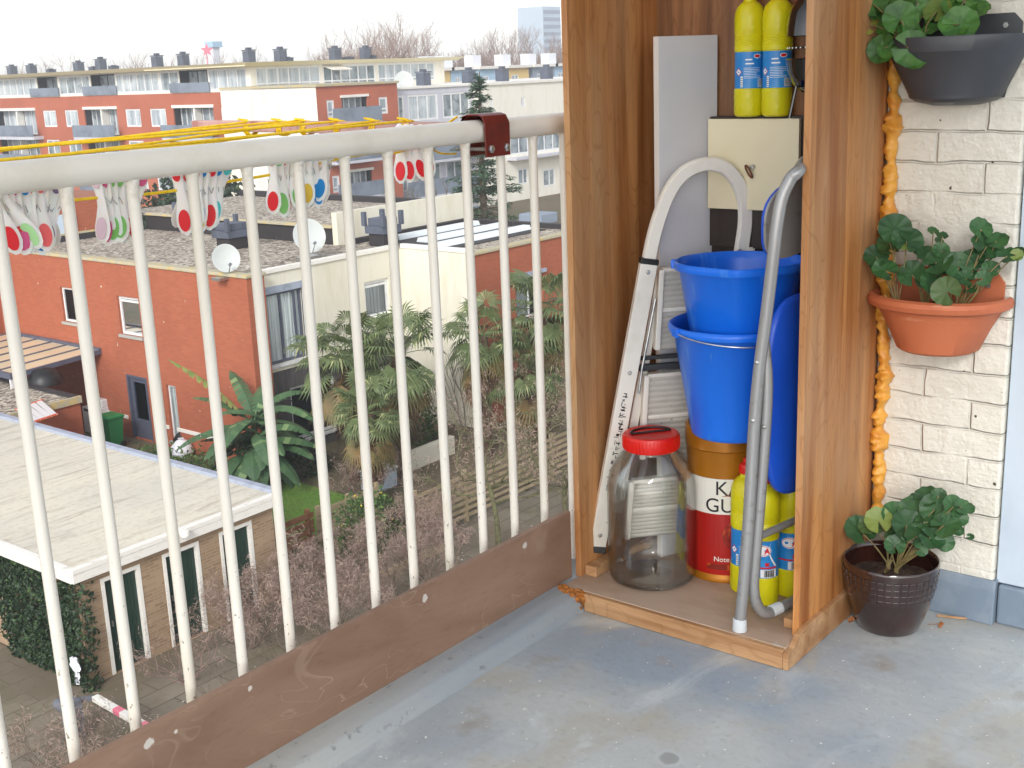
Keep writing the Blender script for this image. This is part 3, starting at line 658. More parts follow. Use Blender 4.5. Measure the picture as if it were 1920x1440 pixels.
# tin, buckets
tc = Vector((2.532, 1.376, BZ)); TR = .098; TH = .388
t = thing('storage_tin', 'round gold and red tin with black letters under the blue buckets', 'tin', tc)
b = MB(); b.lathe([(0, 0), (TR-.002, 0), (TR, .003), (TR, .012), (TR-.001, .014), (TR-.001, TH-.055), (TR, TH-.052)], tc, 64); b.build('tin_body', m_gold, t, True, angle=30)
b = MB(); b.lathe([(TR, TH-.0515), (TR+.002, TH-.050), (TR+.002, TH-.008), (TR+.001, TH-.003), (TR-.005, TH), (TR-.009, TH-.004), (0, TH-.004)], tc, 64); b.build('lid', m_gold, t, True, angle=30)
def tcv(x, y, z=0, r=TR): a_ = R(214)+x/TR; return (tc.x+(r+z)*math.cos(a_), tc.y+(r+z)*math.sin(a_), tc.z+y)
def tpatch(x0, x1, y0, y1, m, nm, r, N=24):
    b = MB()
    for i in range(N):
        xa, xb = x0+(x1-x0)*i/N, x0+(x1-x0)*(i+1)/N; b.quad(tcv(xa, y0, 0, r), tcv(xb, y0, 0, r), tcv(xb, y1, 0, r), tcv(xa, y1, 0, r))
    return b.build(nm, m, t, True)
tpatch(-.14, .14, .022, .180, m_tinred, 'red_panel', TR+.0003); tpatch(-.14, .14, .180, .270, m_tinwhite, 'white_panel', TR+.0003)
tpatch(-.055, .09, .036, .050, m_tinemb, 'gold_band', TR+.0006)
b = MB(); N = 40
for r0, r1 in ((.022, .030), (.034, .038), (0, .014)):
    b.add([tcv(.022+r_*math.cos(2*math.pi*k/N), .125+r_*math.sin(2*math.pi*k/N), 0, TR+.0007) for r_ in (r0, r1) for k in range(N)], [(k, (k+1) % N, N+(k+1) % N, N+k) for k in range(N)])
b.build('emblem', m_tinemb, t)
for bd, sz, ox, oy, m in (('KA', .050, -.036, .230, m_tinblack), ('GUN', .050, -.060, .186, m_tinblack), ('Note', .018, -.038, .058, m_tinwhite)):
    text_mesh(bd, sz, lambda x_, y_, z_, ox=ox, oy=oy: tcv(ox+x_, oy+y_, z_, TR+.0012), m, t)
b = MB(); N = 20
for i in range(N):
    f0, f1 = i/N, (i+1)/N; w0, w1 = .003*math.sin(math.pi*f0), .003*math.sin(math.pi*f1); h0, h1 = .226+.003*math.sin(6*f0), .226+.003*math.sin(6*f1)
    b.quad(tcv(-.02+.07*f0, h0-w0, 0, TR+.0007), tcv(-.02+.07*f1, h1-w1, 0, TR+.0007), tcv(-.02+.07*f1, h1+w1, 0, TR+.0007), tcv(-.02+.07*f0, h0+w0, 0, TR+.0007))
b.build('swash', m_tinemb, t)
def bucket(c, label, spout):
    r_ = thing('bucket', label, 'bucket', c, 'nested blue buckets')
    b = MB(); n = 64; H_ = .262
    prof = [(0, .004), (.090, .004), (.094, .0), (.097, .003), (.099, .01), (.140, H_-.012), (.143, H_-.010), (.1505, H_-.012), (.1525, H_-.004), (.1515, H_+.003), (.147, H_+.006), (.1425, H_+.003), (.1385, H_-.012), (.0965, .010), (0, .009)]
    b.lathe(prof, (0, 0, 0), n)
    for i, v in enumerate(b.v):                  # pouring lip pushed out
        x, y, z = v; a_ = math.atan2(y, x); da = (a_-spout+math.pi) % (2*math.pi)-math.pi
        k_ = math.exp(-(da/.26)**2)*max(0, (z-.13)/.14)**1.4*.020; rr = math.hypot(x, y) or 1
        if rr < .05: k_ = 0
        b.v[i] = (x*(1+k_/rr), y*(1+k_/rr), z)
    bd = MB(); bd.v, bd.f, bd.m = b.v, b.f, b.m; sh = bd.build('bucket_body', m_bluep, None, True, angle=50); sh.parent = r_
    b = MB(); pts = []
    for j in range(25):
        a_ = math.pi*j/24; pts.append((.150*math.cos(a_)*math.cos(spout+1.57), .150*math.cos(a_)*math.sin(spout+1.57), H_-.004))
    q = []
    e = Vector((math.cos(spout+1.57), math.sin(spout+1.57), 0)); f_ = Vector((math.cos(spout), math.sin(spout), 0))
    for j in range(25):
        a_ = math.pi*j/24; q.append(e*(.1545*math.cos(a_))-f_*(.152*math.sin(a_))+Vector((0, 0, H_-.004-.02*math.sin(a_))))
    b.tube(q, .0018, 8); h = b.build('handle', m_steel, None, True); h.parent = r_
    b = MB()
    for s in (1, -1): p_ = e*(.152*s); b.obox(p_+Vector((0, 0, H_-.004)), e*.006, f_*.012, Vector((0, 0, .010)))
    g_ = b.build('handle_lug', m_bluep, None, bevel=.002); g_.parent = r_
    r_.location = c; return r_
bucket(Vector((2.458, 1.318, BZ+TH+.001)), 'blue plastic bucket standing on the gold tin', R(60))
b2 = bucket(Vector((2.460, 1.304, BZ+TH+.145)), 'blue plastic bucket nested on top of the other bucket', R(205))
b2.rotation_euler = (R(-.5), R(1), 0)
# small bail of the lower bucket showing between the rims
# glass jar
jc = Vector((2.389, 1.503, BZ+.0005))
t = thing('glass_jar', 'big empty clear glass jar with a red screw lid on the cupboard base', 'jar', jc)
out = [(0, .006), (.06, .003), (.090, .0), (.101, .004), (.107, .013), (.1095, .026), (.1095, .225), (.108, .25), (.102, .277), (.091, .301), (.077, .319), (.065, .330), (.0625, .338), (.0625, .372)]
inn = [(.0585, .372), (.0585, .339), (.061, .333), (.073, .3155), (.087, .298), (.098, .275), (.1042, .249), (.1055, .225), (.1055, .028), (.103, .017), (.096, .010), (.06, .009), (0, .011)]
b = MB(); b.lathe(out+inn, jc, 72); b.build('jar_body', m_glass, t, True, angle=180)
b = MB(); b.lathe([(.0635, .338), (.0675, .338), (.069, .341), (.069, .368), (.066, .374), (.060, .376), (.055, .3745), (0, .3745)], jc, 64)
for j in range(48):
    a_ = 2*math.pi*j/48; b.obox((jc.x+.0692*math.cos(a_), jc.y+.0692*math.sin(a_), jc.z+.355), (.0010*math.cos(a_), .0010*math.sin(a_), 0), (-.0017*math.sin(a_), .0017*math.cos(a_), 0), (0, 0, .0135))
ld = b.build('lid', m_redlid, t, True, angle=40)
b = MB(); q = [Vector((jc.x, jc.y, jc.z+.3756))+Vector((math.cos(a_), math.sin(a_), 0))*.042 for a_ in [R(205+180*j/16) for j in range(17)]]
q = [Vector((jc.x, jc.y, jc.z+.377))+Vector((.050*math.cos(R(-38))*math.cos(s)-.036*math.sin(s)*math.sin(R(-38)), .050*math.sin(R(-38))*math.cos(s)+.036*math.sin(s)*math.cos(R(-38)), 0)) for s in [math.pi*j/16 for j in range(17)]]
b.tube(q+[q[0]], .0028, 8); b.build('lid_handle', m_black, ld, True)
# wooden spoon lying behind the jar
t = MB(); e0, e1 = on(1138, 1044, 2, .062), on(1215, 1022, 2, .062); dd = (e1-e0)
t.tube([e0+dd*f_ for f_ in (-.05, .0, .1, .2, .28, .35, 1, 1.1)], [.004, .011, .014, .012, .009, .013, .010, .004], 12)
tag(t.build('wooden_peg', m_trim, None, True), 'turned wooden peg lying behind the glass jar', 'wooden peg')

# folded chair
t = thing('folding_chair', 'folded chair with silver tube frame and blue seat at the right of the cupboard', 'folding chair', (2.3, 1.16, BZ))
fr = [(1387, 1176, 2.24), (1402, 1000, 2.24), (1414, 800, 2.24), (1424, 690, 2.24), (1437, 590, 2.24), (1450, 480, 2.24), (1457, 420, 2.243), (1466, 372, 2.25), (1482, 336, 2.262), (1498, 320, 2.275)]
src = [P3(*a) for a in fr]; e = src[-1]; src += [Vector((2.34, 1.094, e.z+.012)), Vector((2.42, 1.092, e.z+.014))]
pts = spline(src, 6); e = pts[-1]
pts += spline([e, Vector((2.50, 1.098, e.z-.02)), Vector((2.56, 1.096, e.z-.08)), Vector((2.58, 1.098, e.z-.2)), Vector((2.585, 1.12, .5)), Vector((2.59, 1.13, BZ+.01))], 6)[1:]
b = MB(); b.tube(pts, .0132, 14); fo = b.build('main_frame', m_tube, t, True)
for p_ in (pts[0], pts[-1]):
    b = MB(); b.lathe([(.0, -.002), (.016, -.002), (.0165, .0), (.0155, .026), (.0133, .028)], (p_.x, p_.y, BZ+.003), 20); b.build('rubber_foot', m_ltcap, fo, True)
re_ = [(1432, 640, 2.262), (1437, 690, 2.262), (1438, 740, 2.262), (1434, 820, 2.262), (1424, 950, 2.262), (1415, 1060, 2.262), (1413, 1105, 2.264), (1420, 1135, 2.275), (1436, 1149, 2.30), (1462, 1140, 2.35)]
src = [P3(*a) for a in re_]; e = src[-1]; src += [Vector((2.45, 1.118, e.z)), Vector((2.53, 1.104, e.z+.004)), Vector((2.562, 1.10, e.z+.05)), Vector((2.565, 1.10, .55))]
pts = spline(src, 6)
b = MB(); b.tube(pts, .0128, 14); ro = b.build('rear_frame', m_tube, t, True)
b = MB(); e0, e1 = P3(1446, 1146, 2.318), P3(1462, 1139, 2.345); b.tube([e0, e1], .0142, 14); b.build('frame_clip', m_ltcap, ro, True)
b = MB(); b.tube([P3(1418, 1008, 2.262), (2.43, 1.118, P3(1496, 965, 2.43).z), (2.56, 1.105, P3(1500, 963, 2.44).z+.005)], .0085, 10); b.build('cross_bar', m_tube, t, True)
for x, y, X in ((1420, 679, 2.24), (1412, 788, 2.24), (1433, 800, 2.262)):
    b = MB(); p_ = P3(x, y, X); n_ = (EYE-p_).normalized(); b.lathe([(0, .0165), (.0025, .0162), (.0048, .0148), (.0055, .0128), (.0055, .010)], (0, 0, 0), 10)
    q_ = n_.to_track_quat('Z', 'Y')
    for i in range(len(b.v)-50, len(b.v)): b.v[i] = tuple(p_+q_ @ Vector(b.v[i]))
    b.build('rivet', m_steel, t, True)
# seat: rounded panel nearly edge-on
ou = []
for j in range(40):
    a_ = 2*math.pi*j/40; ca, sa = math.cos(a_), math.sin(a_); k_ = 3.2
    ou.append((abs(ca)**(2/k_)*(1 if ca > 0 else -1), abs(sa)**(2/k_)*(1 if sa > 0 else -1)))
zs0, zs1 = P3(1470, 945, 2.31).z, P3(1490, 566, 2.31).z
def seatp(u, v, d):
    x = 2.415+.130*u; y = 1.1505+(x-2.285)*(-.20)-.012*u*u*0; z = (zs0+zs1)/2+(zs1-zs0)/2*v; return Vector((x+.19*d, y+.98*d-.010*(1-u*u)*(1-v*v), z))
b = MB(); rings = []
for f_, d in ((.0, .010), (.6, .010), (.95, .010), (1, .006), (1, -.004), (.95, -.008), (.6, -.008), (0, -.008)):
    rings.append([seatp(u*f_, v*f_, d) for u, v in ou])
b.loft(rings, True, False, False); b.build('seat', m_blues, t, True, angle=180)
zb0, zb1 = P3(1480, 478, 2.30).z, P3(1500, 330, 2.30).z
def backp(u, v, d): x = 2.40+.118*u; return Vector((x+.2*d, 1.138-(x-2.285)*.20+.98*d+.016*u*u, (zb0+zb1)/2+(zb1-zb0)/2*v+.03*u))
for nm, m_, dr_ in (('backrest', m_blues, (.009, .0035)), ('backrest_shell', m_tube, (.003, -.003))):
    b = MB(); rings = [[backp(u*f_, v*f_, d) for u, v in ou] for f_, d in ((0, dr_[0]), (.7, dr_[0]), (1, dr_[0]), (1, dr_[1]), (.7, dr_[1]), (0, dr_[1]))]
    b.loft(rings, True, False, False); b.build(nm, m_, t, True, angle=40)

# ================================================================ planters and geraniums
def superhalf(b, prof, cx, cy, n=32, sy=1.0):
    """half-round bowl against the wall: rings of n+1 points from +Y round the front (-X) to -Y; profile (half width, depth, z)"""
    rings = [[(cx-d*math.sin(math.pi*j/n)**.85, cy+w_*math.cos(math.pi*j/n), z) for j in range(n+1)] for w_, d, z in prof]
    return b.loft(rings, False, False, False)
YC1 = .905
def wall_planter(label, mat, YC, zr, zb, wt, wb, dep, depb, lip, backh, soilz):
    t = thing('wall_planter', label, 'planter', (XW, YC, zb))
    X0 = XW-.004; H_ = zr-zb
    if lip == 'roll':
        pr = [(wb*.55, depb*.5, zb-.004), (wb*.9, depb*.92, zb), (wb, depb, zb+.006), (wb+(wt*.86-wb)*.5, depb+(dep*.84-depb)*.5, zb+H_*.45), (wt*.87, dep*.84, zr-.026), (wt*.93, dep*.90, zr-.027), (wt*.985, dep*.97, zr-.022), (wt, dep, zr-.011), (wt*.985, dep*.975, zr-.002), (wt*.94, dep*.91, zr+.002), (wt*.885, dep*.85, zr-.003), (wt*.85, dep*.81, zr-.02), (wb*.97, depb*.96, zb+.02)]
    else:
        pr = [(wb*.5, depb*.55, zb-.010), (wb*.82, depb*.93, zb-.002), (wb*.96, depb, zb+.006), (wb, depb*1.01, zb+.016), (wt*.955, dep*.95, zr-.032), (wt*.965, dep*.965, zr-.030), (wt, dep, zr-.004), (wt*.995, dep*.99, zr), (wt*.975, dep*.965, zr-.002), (wt*.93, dep*.92, zr-.03), (wb*.95, depb*.95, zb+.02)]
    b = MB(); superhalf(b, pr, X0, YC, 40)
    b.build('bowl', mat, t, True, angle=35)
    b = MB(); k_ = wt*.86; ol = [(YC+k_, zr-.01), (YC+k_, zr+backh*.55), (YC+k_*.86, zr+backh), (YC-k_*.86, zr+backh), (YC-k_, zr+backh*.55), (YC-k_, zr-.01), (YC-wb*.98, zb+.003), (YC+wb*.98, zb+.003)]
    b.prism([(XW-.0065, y, z) for y, z in ol], (.005, 0, 0)); bp = b.build('back_plate', mat, t, bevel=.001)
    for yy in (YC+k_*.74, YC-k_*.74):
        b = MB(); p_ = Vector((XW-.0068, yy, zr+backh*.42)); b.cyl(p_, p_+Vector((-.0035, 0, 0)), .0065, .0055, 14); b.build('screw', m_steel, bp, True)
    b = MB(); rs = random.Random(3); N = 14; grid = []
    f_ = (soilz-zb)/H_; ws = wb+(wt*.86-wb)*f_; ds = depb+(dep*.83-depb)*f_
    for i in range(N+1):
        for j in range(N+1):
            a_ = math.pi*j/N; rr = i/N; grid.append((X0-.004-ds*rr*math.sin(a_)**.85, YC+ws*rr*math.cos(a_), soilz+rs.uniform(-.006, .006)+.012*(1-rr)))
    b.add(grid, [(i*(N+1)+j, (i+1)*(N+1)+j, (i+1)*(N+1)+j+1, i*(N+1)+j+1) for i in range(N) for j in range(N)]); b.build('soil', m_soil, t, True)
    return t
tz = on(1770, 578, 0, XW-.15).z; tb = on(1770, 664, 0, XW-.10).z
wall_planter('terracotta half round wall planter with a rolled rim and small geraniums', m_terra, .916, tz+.006, tb-.010, .158, .090, .156, .100, 'roll', .055, tz-.03)
gz = on(1800, 66, 0, XW-.15).z; gb = on(1785, 190, 0, XW-.09).z
wall_planter('charcoal plastic half round wall planter at the top of the wall', m_tgrey, .905, gz, gb, .146, .100, .155, .098, 'flat', .042, gz-.03)
pc = Vector((2.545, .955, 0)); pk = 1.0
t = thing('glazed_pot', 'dark brown glazed pot on the balcony floor beside the cupboard', 'pot', pc)
b = MB(); pr = [(0, .004), (.060, .003), (.066, 0), (.071, .004), (.080, .03), (.092, .068), (.1005, .105), (.1045, .135), (.1055, .152), (.107, .160), (.1075, .165), (.105, .1685), (.1015, .166), (.1005, .155), (.097, .12), (.09, .10), (0, .10)]
b.lathe(pr, pc, 72); bo = b.build('pot_body', m_glaze, t, True, angle=50)
b = MB(); rng = random.Random(2)                 # embossed little squares under the rim
for row in range(4):
    for j in range(38):
        a_ = 2*math.pi*j/38; z = .141-row*.0155; r_ = .0925+(z-.068)*.152+.0022 if z < .13 else .1035; r_ = {0: .1050, 1: .1032, 2: .1006, 3: .0974}[row]
        cx = Vector((math.cos(a_), math.sin(a_), 0)); b.obox(pc+cx*r_+Vector((0, 0, z)), cx*.0016, Vector((-cx.y, cx.x, 0))*.0066, Vector((cx.x*.12, cx.y*.12, 1))*.0062)
b.build('embossed_band', m_glaze, bo, bevel=.0022, seg=2)
b = MB(); N = 20; grid = []; rs = random.Random(7)
for i in range(10):
    for j in range(N):
        rr = .099*i/9; a_ = 2*math.pi*j/N; grid.append((pc.x+rr*math.cos(a_), pc.y+rr*math.sin(a_), .118+.022*math.exp(-(rr/.05)**2)+rs.uniform(-.004, .004)))
b.add(grid, [(i*N+j, i*N+(j+1) % N, (i+1)*N+(j+1) % N, (i+1)*N+j) for i in range(9) for j in range(N)]); b.build('soil', m_soil, t, True)

def leaf_geo(b, c, nrm, tip, r, rs, scal=9, cup=.16, slit=.55):
    """round scalloped geranium leaf with a notch at the stalk"""
    nrm = Vector(nrm).normalized(); tip = Vector(tip); tip = (tip-nrm*tip.dot(nrm)).normalized(); sd = nrm.cross(tip); N = 30; ph = rs.random()*6
    rings = []; wob = rs.uniform(.02, .07)
    for f_ in (.0, .35, .7, .92, 1.0):
        ring = []
        for k in range(N+1):
            a_ = math.pi+slit*.5+(2*math.pi-slit)*k/N if False else (slit*.5+(2*math.pi-slit)*k/N)+math.pi
            rad = r*f_*(1+(.055*abs(math.sin(a_*scal/2+ph))-.02 if f_ > .6 else 0))
            h = r*(cup*f_*f_+1.6*wob*math.sin(3*a_+ph)*f_*f_+.05*f_*math.sin(scal*a_/1+ph)*f_)
            ring.append(c+tip*(rad*math.cos(a_)+r*.12)+sd*(rad*math.sin(a_))+nrm*(h-r*.1))
        rings.append(ring)
    vs = [p for rg in rings for p in rg]; n = N+1
    b.add(vs, [(i*n+j, i*n+j+1, (i+1)*n+j+1, (i+1)*n+j) for i in range(4) for j in range(N)])
def geranium(name, label, loc, spots, roots, mat, seed, facing):
    rs = random.Random(seed); t = thing(name, label, 'plant', loc)
    st = MB(); lf = MB()
    for (x, y, rp, X) in spots:
        c = on(x, y, 0, X); r = rp/(FPX/((c-EYE).dot(FW)))
        root = min(roots, key=lambda q: (Vector(q)-c).length); root = Vector(root)
        mid = root.lerp(c, .5)+Vector((rs.uniform(-.01, .01), rs.uniform(-.012, .012), rs.uniform(.0, .02)))
        st.tube(spline([root, mid, c], 5), [.0018]*6+[.0013]*5, 6)
        out = (c-root); out.normalize()
        nrm = Vector(facing)+out*.2+Vector((rs.uniform(-.4, .3), rs.uniform(-.4, .35), rs.uniform(-.35, .25)))
        tip = out+Vector((rs.uniform(-.3, .3), rs.uniform(-.3, .3), rs.uniform(-.5, .1)))
        leaf_geo(lf, c, nrm, tip, r*1.22, rs)
        if rs.random() < .8: leaf_geo(lf, c+Vector((rs.uniform(.0, .03), rs.uniform(-.02, .02), rs.uniform(-.025, .005))), nrm+Vector((rs.uniform(-.4, .4), rs.uniform(-.5, .5), .3)), tip+Vector((0, rs.uniform(-.6, .6), 0)), r*rs.uniform(.8, 1.1), rs)
    for q in roots:                              # woody stubs
        q = Vector(q); st.tube([q+Vector((0, 0, -.03)), q, q+Vector((rs.uniform(-.01, .01), rs.uniform(-.01, .01), .012))], [.006, .0055, .004], 8)
    st.build('stems', m_stem, t, True); lf.build('leaves', mat, t, True, angle=180)
    return t
g = lambda L, X: [(x, y, r_, X+dx) for (x, y, r_, dx) in L]
geranium('trailing_geranium', 'bright green round leaved plant spilling over the charcoal planter', (XW-.08, .93, gz-.02),
         g([(1638, 8, 23, 0), (1622, 47, 21, -.01), (1617, 80, 19, 0), (1657, 90, 23, -.02), (1660, 50, 15, 0), (1688, 38, 27, -.02), (1704, 90, 28, -.03), (1667, 8, 24, .02), (1692, 0, 20, .02), (1756, 22, 22, .03), (1792, 18, 22, .04), (1796, 46, 28, .0), (1770, -4, 22, .05), (1830, 20, 20, .05), (1732, 28, 17, .03), (1720, 2, 20, .04), (1742, 55, 12, .02), (1812, -2, 18, .06)], 2.565),
         [(XW-.09, .955, gz-.025), (XW-.07, .90, gz-.025), (XW-.11, .99, gz-.02)], m_leafl, 4, (-.75, -.25, .5))
geranium('wall_geranium', 'small dark green geranium growing in the terracotta wall planter', (XW-.08, .91, tz-.03),
         g([(1680, 432, 26, .0), (1700, 452, 24, .0), (1668, 455, 20, .01), (1643, 482, 19, 0), (1662, 507, 20, -.01), (1648, 498, 14, 0), (1710, 515, 21, 0), (1755, 492, 24, 0), (1738, 477, 16, .02), (1776, 548, 23, -.03), (1747, 532, 19, 0), (1798, 500, 22, .01), (1822, 490, 18, .03), (1840, 430, 18, .03), (1850, 462, 25, .03), (1888, 480, 18, .02), (1842, 522, 13, 0), (1856, 505, 14, .02), (1750, 434, 9, .03), (1767, 443, 9, .03), (1722, 456, 10, .02), (1868, 452, 17, .03), (1812, 522, 14, 0), (1765, 470, 13, .02), (1905, 478, 10, .02), (1835, 478, 13, .03)], 2.575),
         [(XW-.09, .985, tz-.03), (XW-.075, .93, tz-.03), (XW-.08, .86, tz-.03)], m_leaf, 6, (-.7, -.2, .55))
geranium('potted_geranium', 'dark green geranium growing in the brown glazed floor pot', pc+Vector((0, 0, .12)),
         g([(1614, 996, 24, 0), (1648, 978, 21, 0), (1630, 985, 16, .0), (1680, 968, 22, .03), (1700, 985, 24, 0), (1712, 960, 25, .03), (1735, 932, 19, .05), (1753, 955, 25, .03), (1770, 985, 22, 0), (1788, 950, 18, .02), (1800, 973, 12, .02), (1745, 1008, 20, -.02), (1770, 1018, 15, -.01), (1678, 1024, 16, -.03), (1720, 1005, 18, 0), (1726, 1030, 11, -.03), (1803, 950, 13, .02), (1795, 995, 9, .02), (1690, 1003, 15, .01), (1660, 995, 16, .02), (1738, 978, 20, .02), (1760, 930, 12, .05), (1718, 938, 12, .06), (1782, 972, 15, .02)], 2.53),
         [(2.54, .94, .145), (2.555, .965, .145), (2.53, .96, .14)], m_leaf, 9, (-.65, -.2, .65))

# litter on the floor
def litter(x, y, L, seed, label, flat=.5):
    p_ = on(x, y, 2, .004); b = MB(); rs = random.Random(seed); n = 9; a0 = rs.random()*6
    ring = lambda f_, z: [(p_.x+L*f_*(1+.25*math.sin(3*a+seed))*math.cos(a+a0), p_.y+L*flat*f_*math.sin(a+a0), p_.z+z+.004*math.sin(2*a)) for a in [2*math.pi*k/n for k in range(n)]]
    b.loft([ring(1, 0), ring(.6, .003), ring(.1, .006)], True, True, True); b.tube([(p_.x, p_.y, p_.z+.003), (p_.x-.012, p_.y+.026, .004)], .0008, 5)
    return tag(b.build('dry_leaf', m_dry, None, True), label, 'leaf')
litter(1765, 1172, .011, 1, 'curled brown dry leaf on the floor right of the glazed pot')
litter(1598, 1162, .012, 5, 'crumpled dark dry leaf on the floor between the pot and the cupboard', .7)
b = MB(); b.tube(spline([on(1757, 1154, 2, .004), on(1785, 1157, 2, .005), on(1812, 1160, 2, .004)], 5), .0028, 6); tag(b.build('twig', m_trim, None, True), 'short pale twig lying on the floor near the skirting', 'twig')

# ================================================================ background materials
def brick(name, c1, c2, mortar, bw=.22, rh=.0625, ms=.008, var=None, strength=.35):
    t = NT(name); sp = t.n('SeparateXYZ'); cb = t.n('CombineXYZ'); t.l(t.co(), sp.inputs[0])
    t.l(t.math('ADD', sp.outputs[0], sp.outputs[1]), cb.inputs[0]); t.l(sp.outputs[2], cb.inputs[1])
    b = t.n('TexBrick', offset=.5); b.inputs['Scale'].default_value = 1; b.inputs['Mortar Size'].default_value = ms; b.inputs['Brick Width'].default_value = bw; b.inputs['Row Height'].default_value = rh
    for k, v in (('Color1', c1), ('Color2', c2), ('Mortar', mortar)): b.inputs[k].default_value = v+(1,)
    t.l(cb.outputs[0], b.inputs[0]); c = b.outputs['Color']
    c = t.mix(t.math('MULTIPLY', t.ramp(t.noise(.7, t.co((1, 1, .5)), 5), .45, .7), .4), c, sc(c1, .7))
    c = t.mix(t.math('MULTIPLY', t.ramp(t.noise(2.5, t.co((1, 1, .12)), 4), .55, .75), .3), c, var or sc(c2, 1.25))
    c = t.mix(t.ramp(t.noise(6.5, None, 1), .79, .80), c, lin(225, 215, 200))
    return t.set(c, .85, 0, t.bump(b.outputs['Fac'], -strength, .01))
m_red = brick('orange red brick', lin(172, 94, 64), lin(158, 83, 56), lin(154, 97, 73))
m_redfar = M('far red brick', lin(178, 102, 76), .85, 0, [(.4, lin(166, 92, 68), .4, .7, one), (3, lin(176, 102, 80), .55, .75, one)])
m_brown = brick('buff brown brick', lin(166, 138, 108), lin(138, 110, 82), lin(156, 140, 120), .22, .066, .010)
def render_wall(name, c, dirt):
    t = NT(name); k = t.mix(t.ramp(t.noise(1.2, t.co((1.2, 1.2, .25)), 6, .65), .48, .75), c, dirt)
    k = t.mix(t.math('MULTIPLY', t.ramp(t.noise(9, t.co((1, 1, .06)), 4), .58, .8), .35), k, sc(dirt, .8))
    return t.set(k, .8, 0, t.bump(t.noise(40, None, 4), .15, .01))
m_crw = render_wall('cream render', lin(222, 217, 200), lin(208, 200, 176))
m_far_w = render_wall('far white render', lin(232, 228, 216), lin(222, 214, 196))
m_far_g = render_wall('far grey panel', lin(196, 196, 204), lin(184, 184, 194))
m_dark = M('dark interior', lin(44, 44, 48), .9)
m_clad = M('dark timber cladding', lin(92, 88, 88), .7, 0, [(8, lin(70, 66, 66), .4, .7, (1, 1, .1))])
m_wfr = M('white window frame', lin(226, 226, 226), .45, 0, [(4, lin(206, 206, 204), .5, .75, one)])
m_gfr = M('slate grey frame', lin(86, 90, 106), .45, 0, [(4, lin(76, 78, 92), .5, .75, one)])
m_curt = M('pale curtain', lin(226, 228, 226), .9, 0, [(14, lin(160, 166, 168), .45, .62, (1, 1, .02))])
def wglass(name, tint, g):
    t = NT(name); t.t.nodes.remove(t.p); out = t.t.nodes['Material Output']; tr = t.n('BsdfTransparent'); tr.inputs[0].default_value = tint+(1,)
    gl = t.n('BsdfGlossy'); gl.inputs['Roughness'].default_value = .03; gl.inputs['Color'].default_value = (.9, .95, 1, 1); fr = t.n('Fresnel'); fr.inputs[0].default_value = g
    mx = t.n('MixShader'); t.l(fr.outputs[0], mx.inputs[0]); t.l(tr.outputs[0], mx.inputs[1]); t.l(gl.outputs[0], mx.inputs[2]); t.l(mx.outputs[0], out.inputs[0]); return t.m
m_pane = wglass('window glass', (.9, .93, .94), 1.25)
m_panef = M('far window glass', lin(120, 132, 138), .08, 0, [(.6, lin(170, 178, 182), .42, .6, (1, 1, .4)), (1.7, lin(84, 90, 96), .5, .7, one)])
m_panec = M('far curtained glass', lin(186, 194, 198), .12, 0, [(3.2, lin(150, 160, 168), .45, .6, (1, 1, .05)), (.8, lin(206, 212, 214), .5, .7, one)])
m_gravel = None
def gravel():
    t = NT('roof gravel'); v = t.n('TexVoronoi'); v.inputs['Scale'].default_value = 11; t.l(t.co((1, 1, .3)), v.inputs['Vector'])
    sp = t.n('SeparateColor'); t.l(v.outputs['Color'], sp.inputs[0])
    c = t.mix(t.ramp(sp.outputs[0], .1, .9), lin(120, 108, 96), lin(206, 196, 180)); c = t.mix(t.ramp(sp.outputs[1], .75, .9), c, lin(88, 78, 72))
    c = t.mix(t.math('MULTIPLY', t.ramp(t.noise(.6, None, 5), .45, .7), .4), c, lin(140, 124, 108))
    return t.set(c, .95, 0, t.bump(v.outputs['Distance'], -.9, .06))
m_gravel = gravel()
m_lichen = M('lichen concrete coping', lin(178, 170, 146), .85, 0, [(3, lin(200, 174, 108), .5, .66, one), (9, lin(120, 116, 96), .6, .75, one)])
m_sill = M('grey stone sill', lin(166, 164, 156), .8)
m_fascia = M('white fascia board', lin(230, 226, 218), .5, 0, [(5, lin(204, 198, 184), .55, .75, (1, 1, 4))])
m_bcop = M('blue grey roof edge', lin(160, 168, 184), .5, 0, [(4, lin(138, 146, 160), .5, .7, one)])
m_bitd = M('black bitumen', lin(48, 44, 46), .7, 0, [(3, lin(84, 78, 78), .6, .75, (1, 1, .3))])
def groof():
    t = NT('pale bitumen roof'); c = t.mix(t.ramp(t.noise(.35, None, 5), .4, .65), lin(216, 208, 190), lin(202, 196, 182))
    c = t.mix(t.math('MULTIPLY', t.ramp(t.noise(2.2, t.co((.25, 2.2, 1)), 6, .7, .5), .52, .68), .7), c, lin(146, 132, 114))
    d = t.n('VectorMath', operation='DISTANCE'); d.inputs[1].default_value = (15.3, 19.4, -7.2); t.l(t.n('TexCoord').outputs['Object'], d.inputs[0])
    c = t.mix(t.math('MULTIPLY', t.ramp(t.noise(8, None, 5), .5, .7), .35), c, lin(168, 150, 130))
    sp = t.n('SeparateXYZ'); t.l(t.co(), sp.inputs[0]); fr = t.math('FRACT', t.math('MULTIPLY', t.math('ADD', sp.outputs[1], t.math('MULTIPLY', t.noise(1.5), .12)), 1.0))
    c = t.mix(t.math('MULTIPLY', t.ramp(fr, .03, .0), .35), c, lin(140, 128, 114))
    return t.set(c, .9, 0, t.bump(t.noise(30, None, 4), .2, .01))
m_groof = groof()
m_gdoor = M('dark green door', lin(26, 52, 42), .45, 0, [(12, lin(18, 40, 32), .45, .7, (1, 1, .05))])
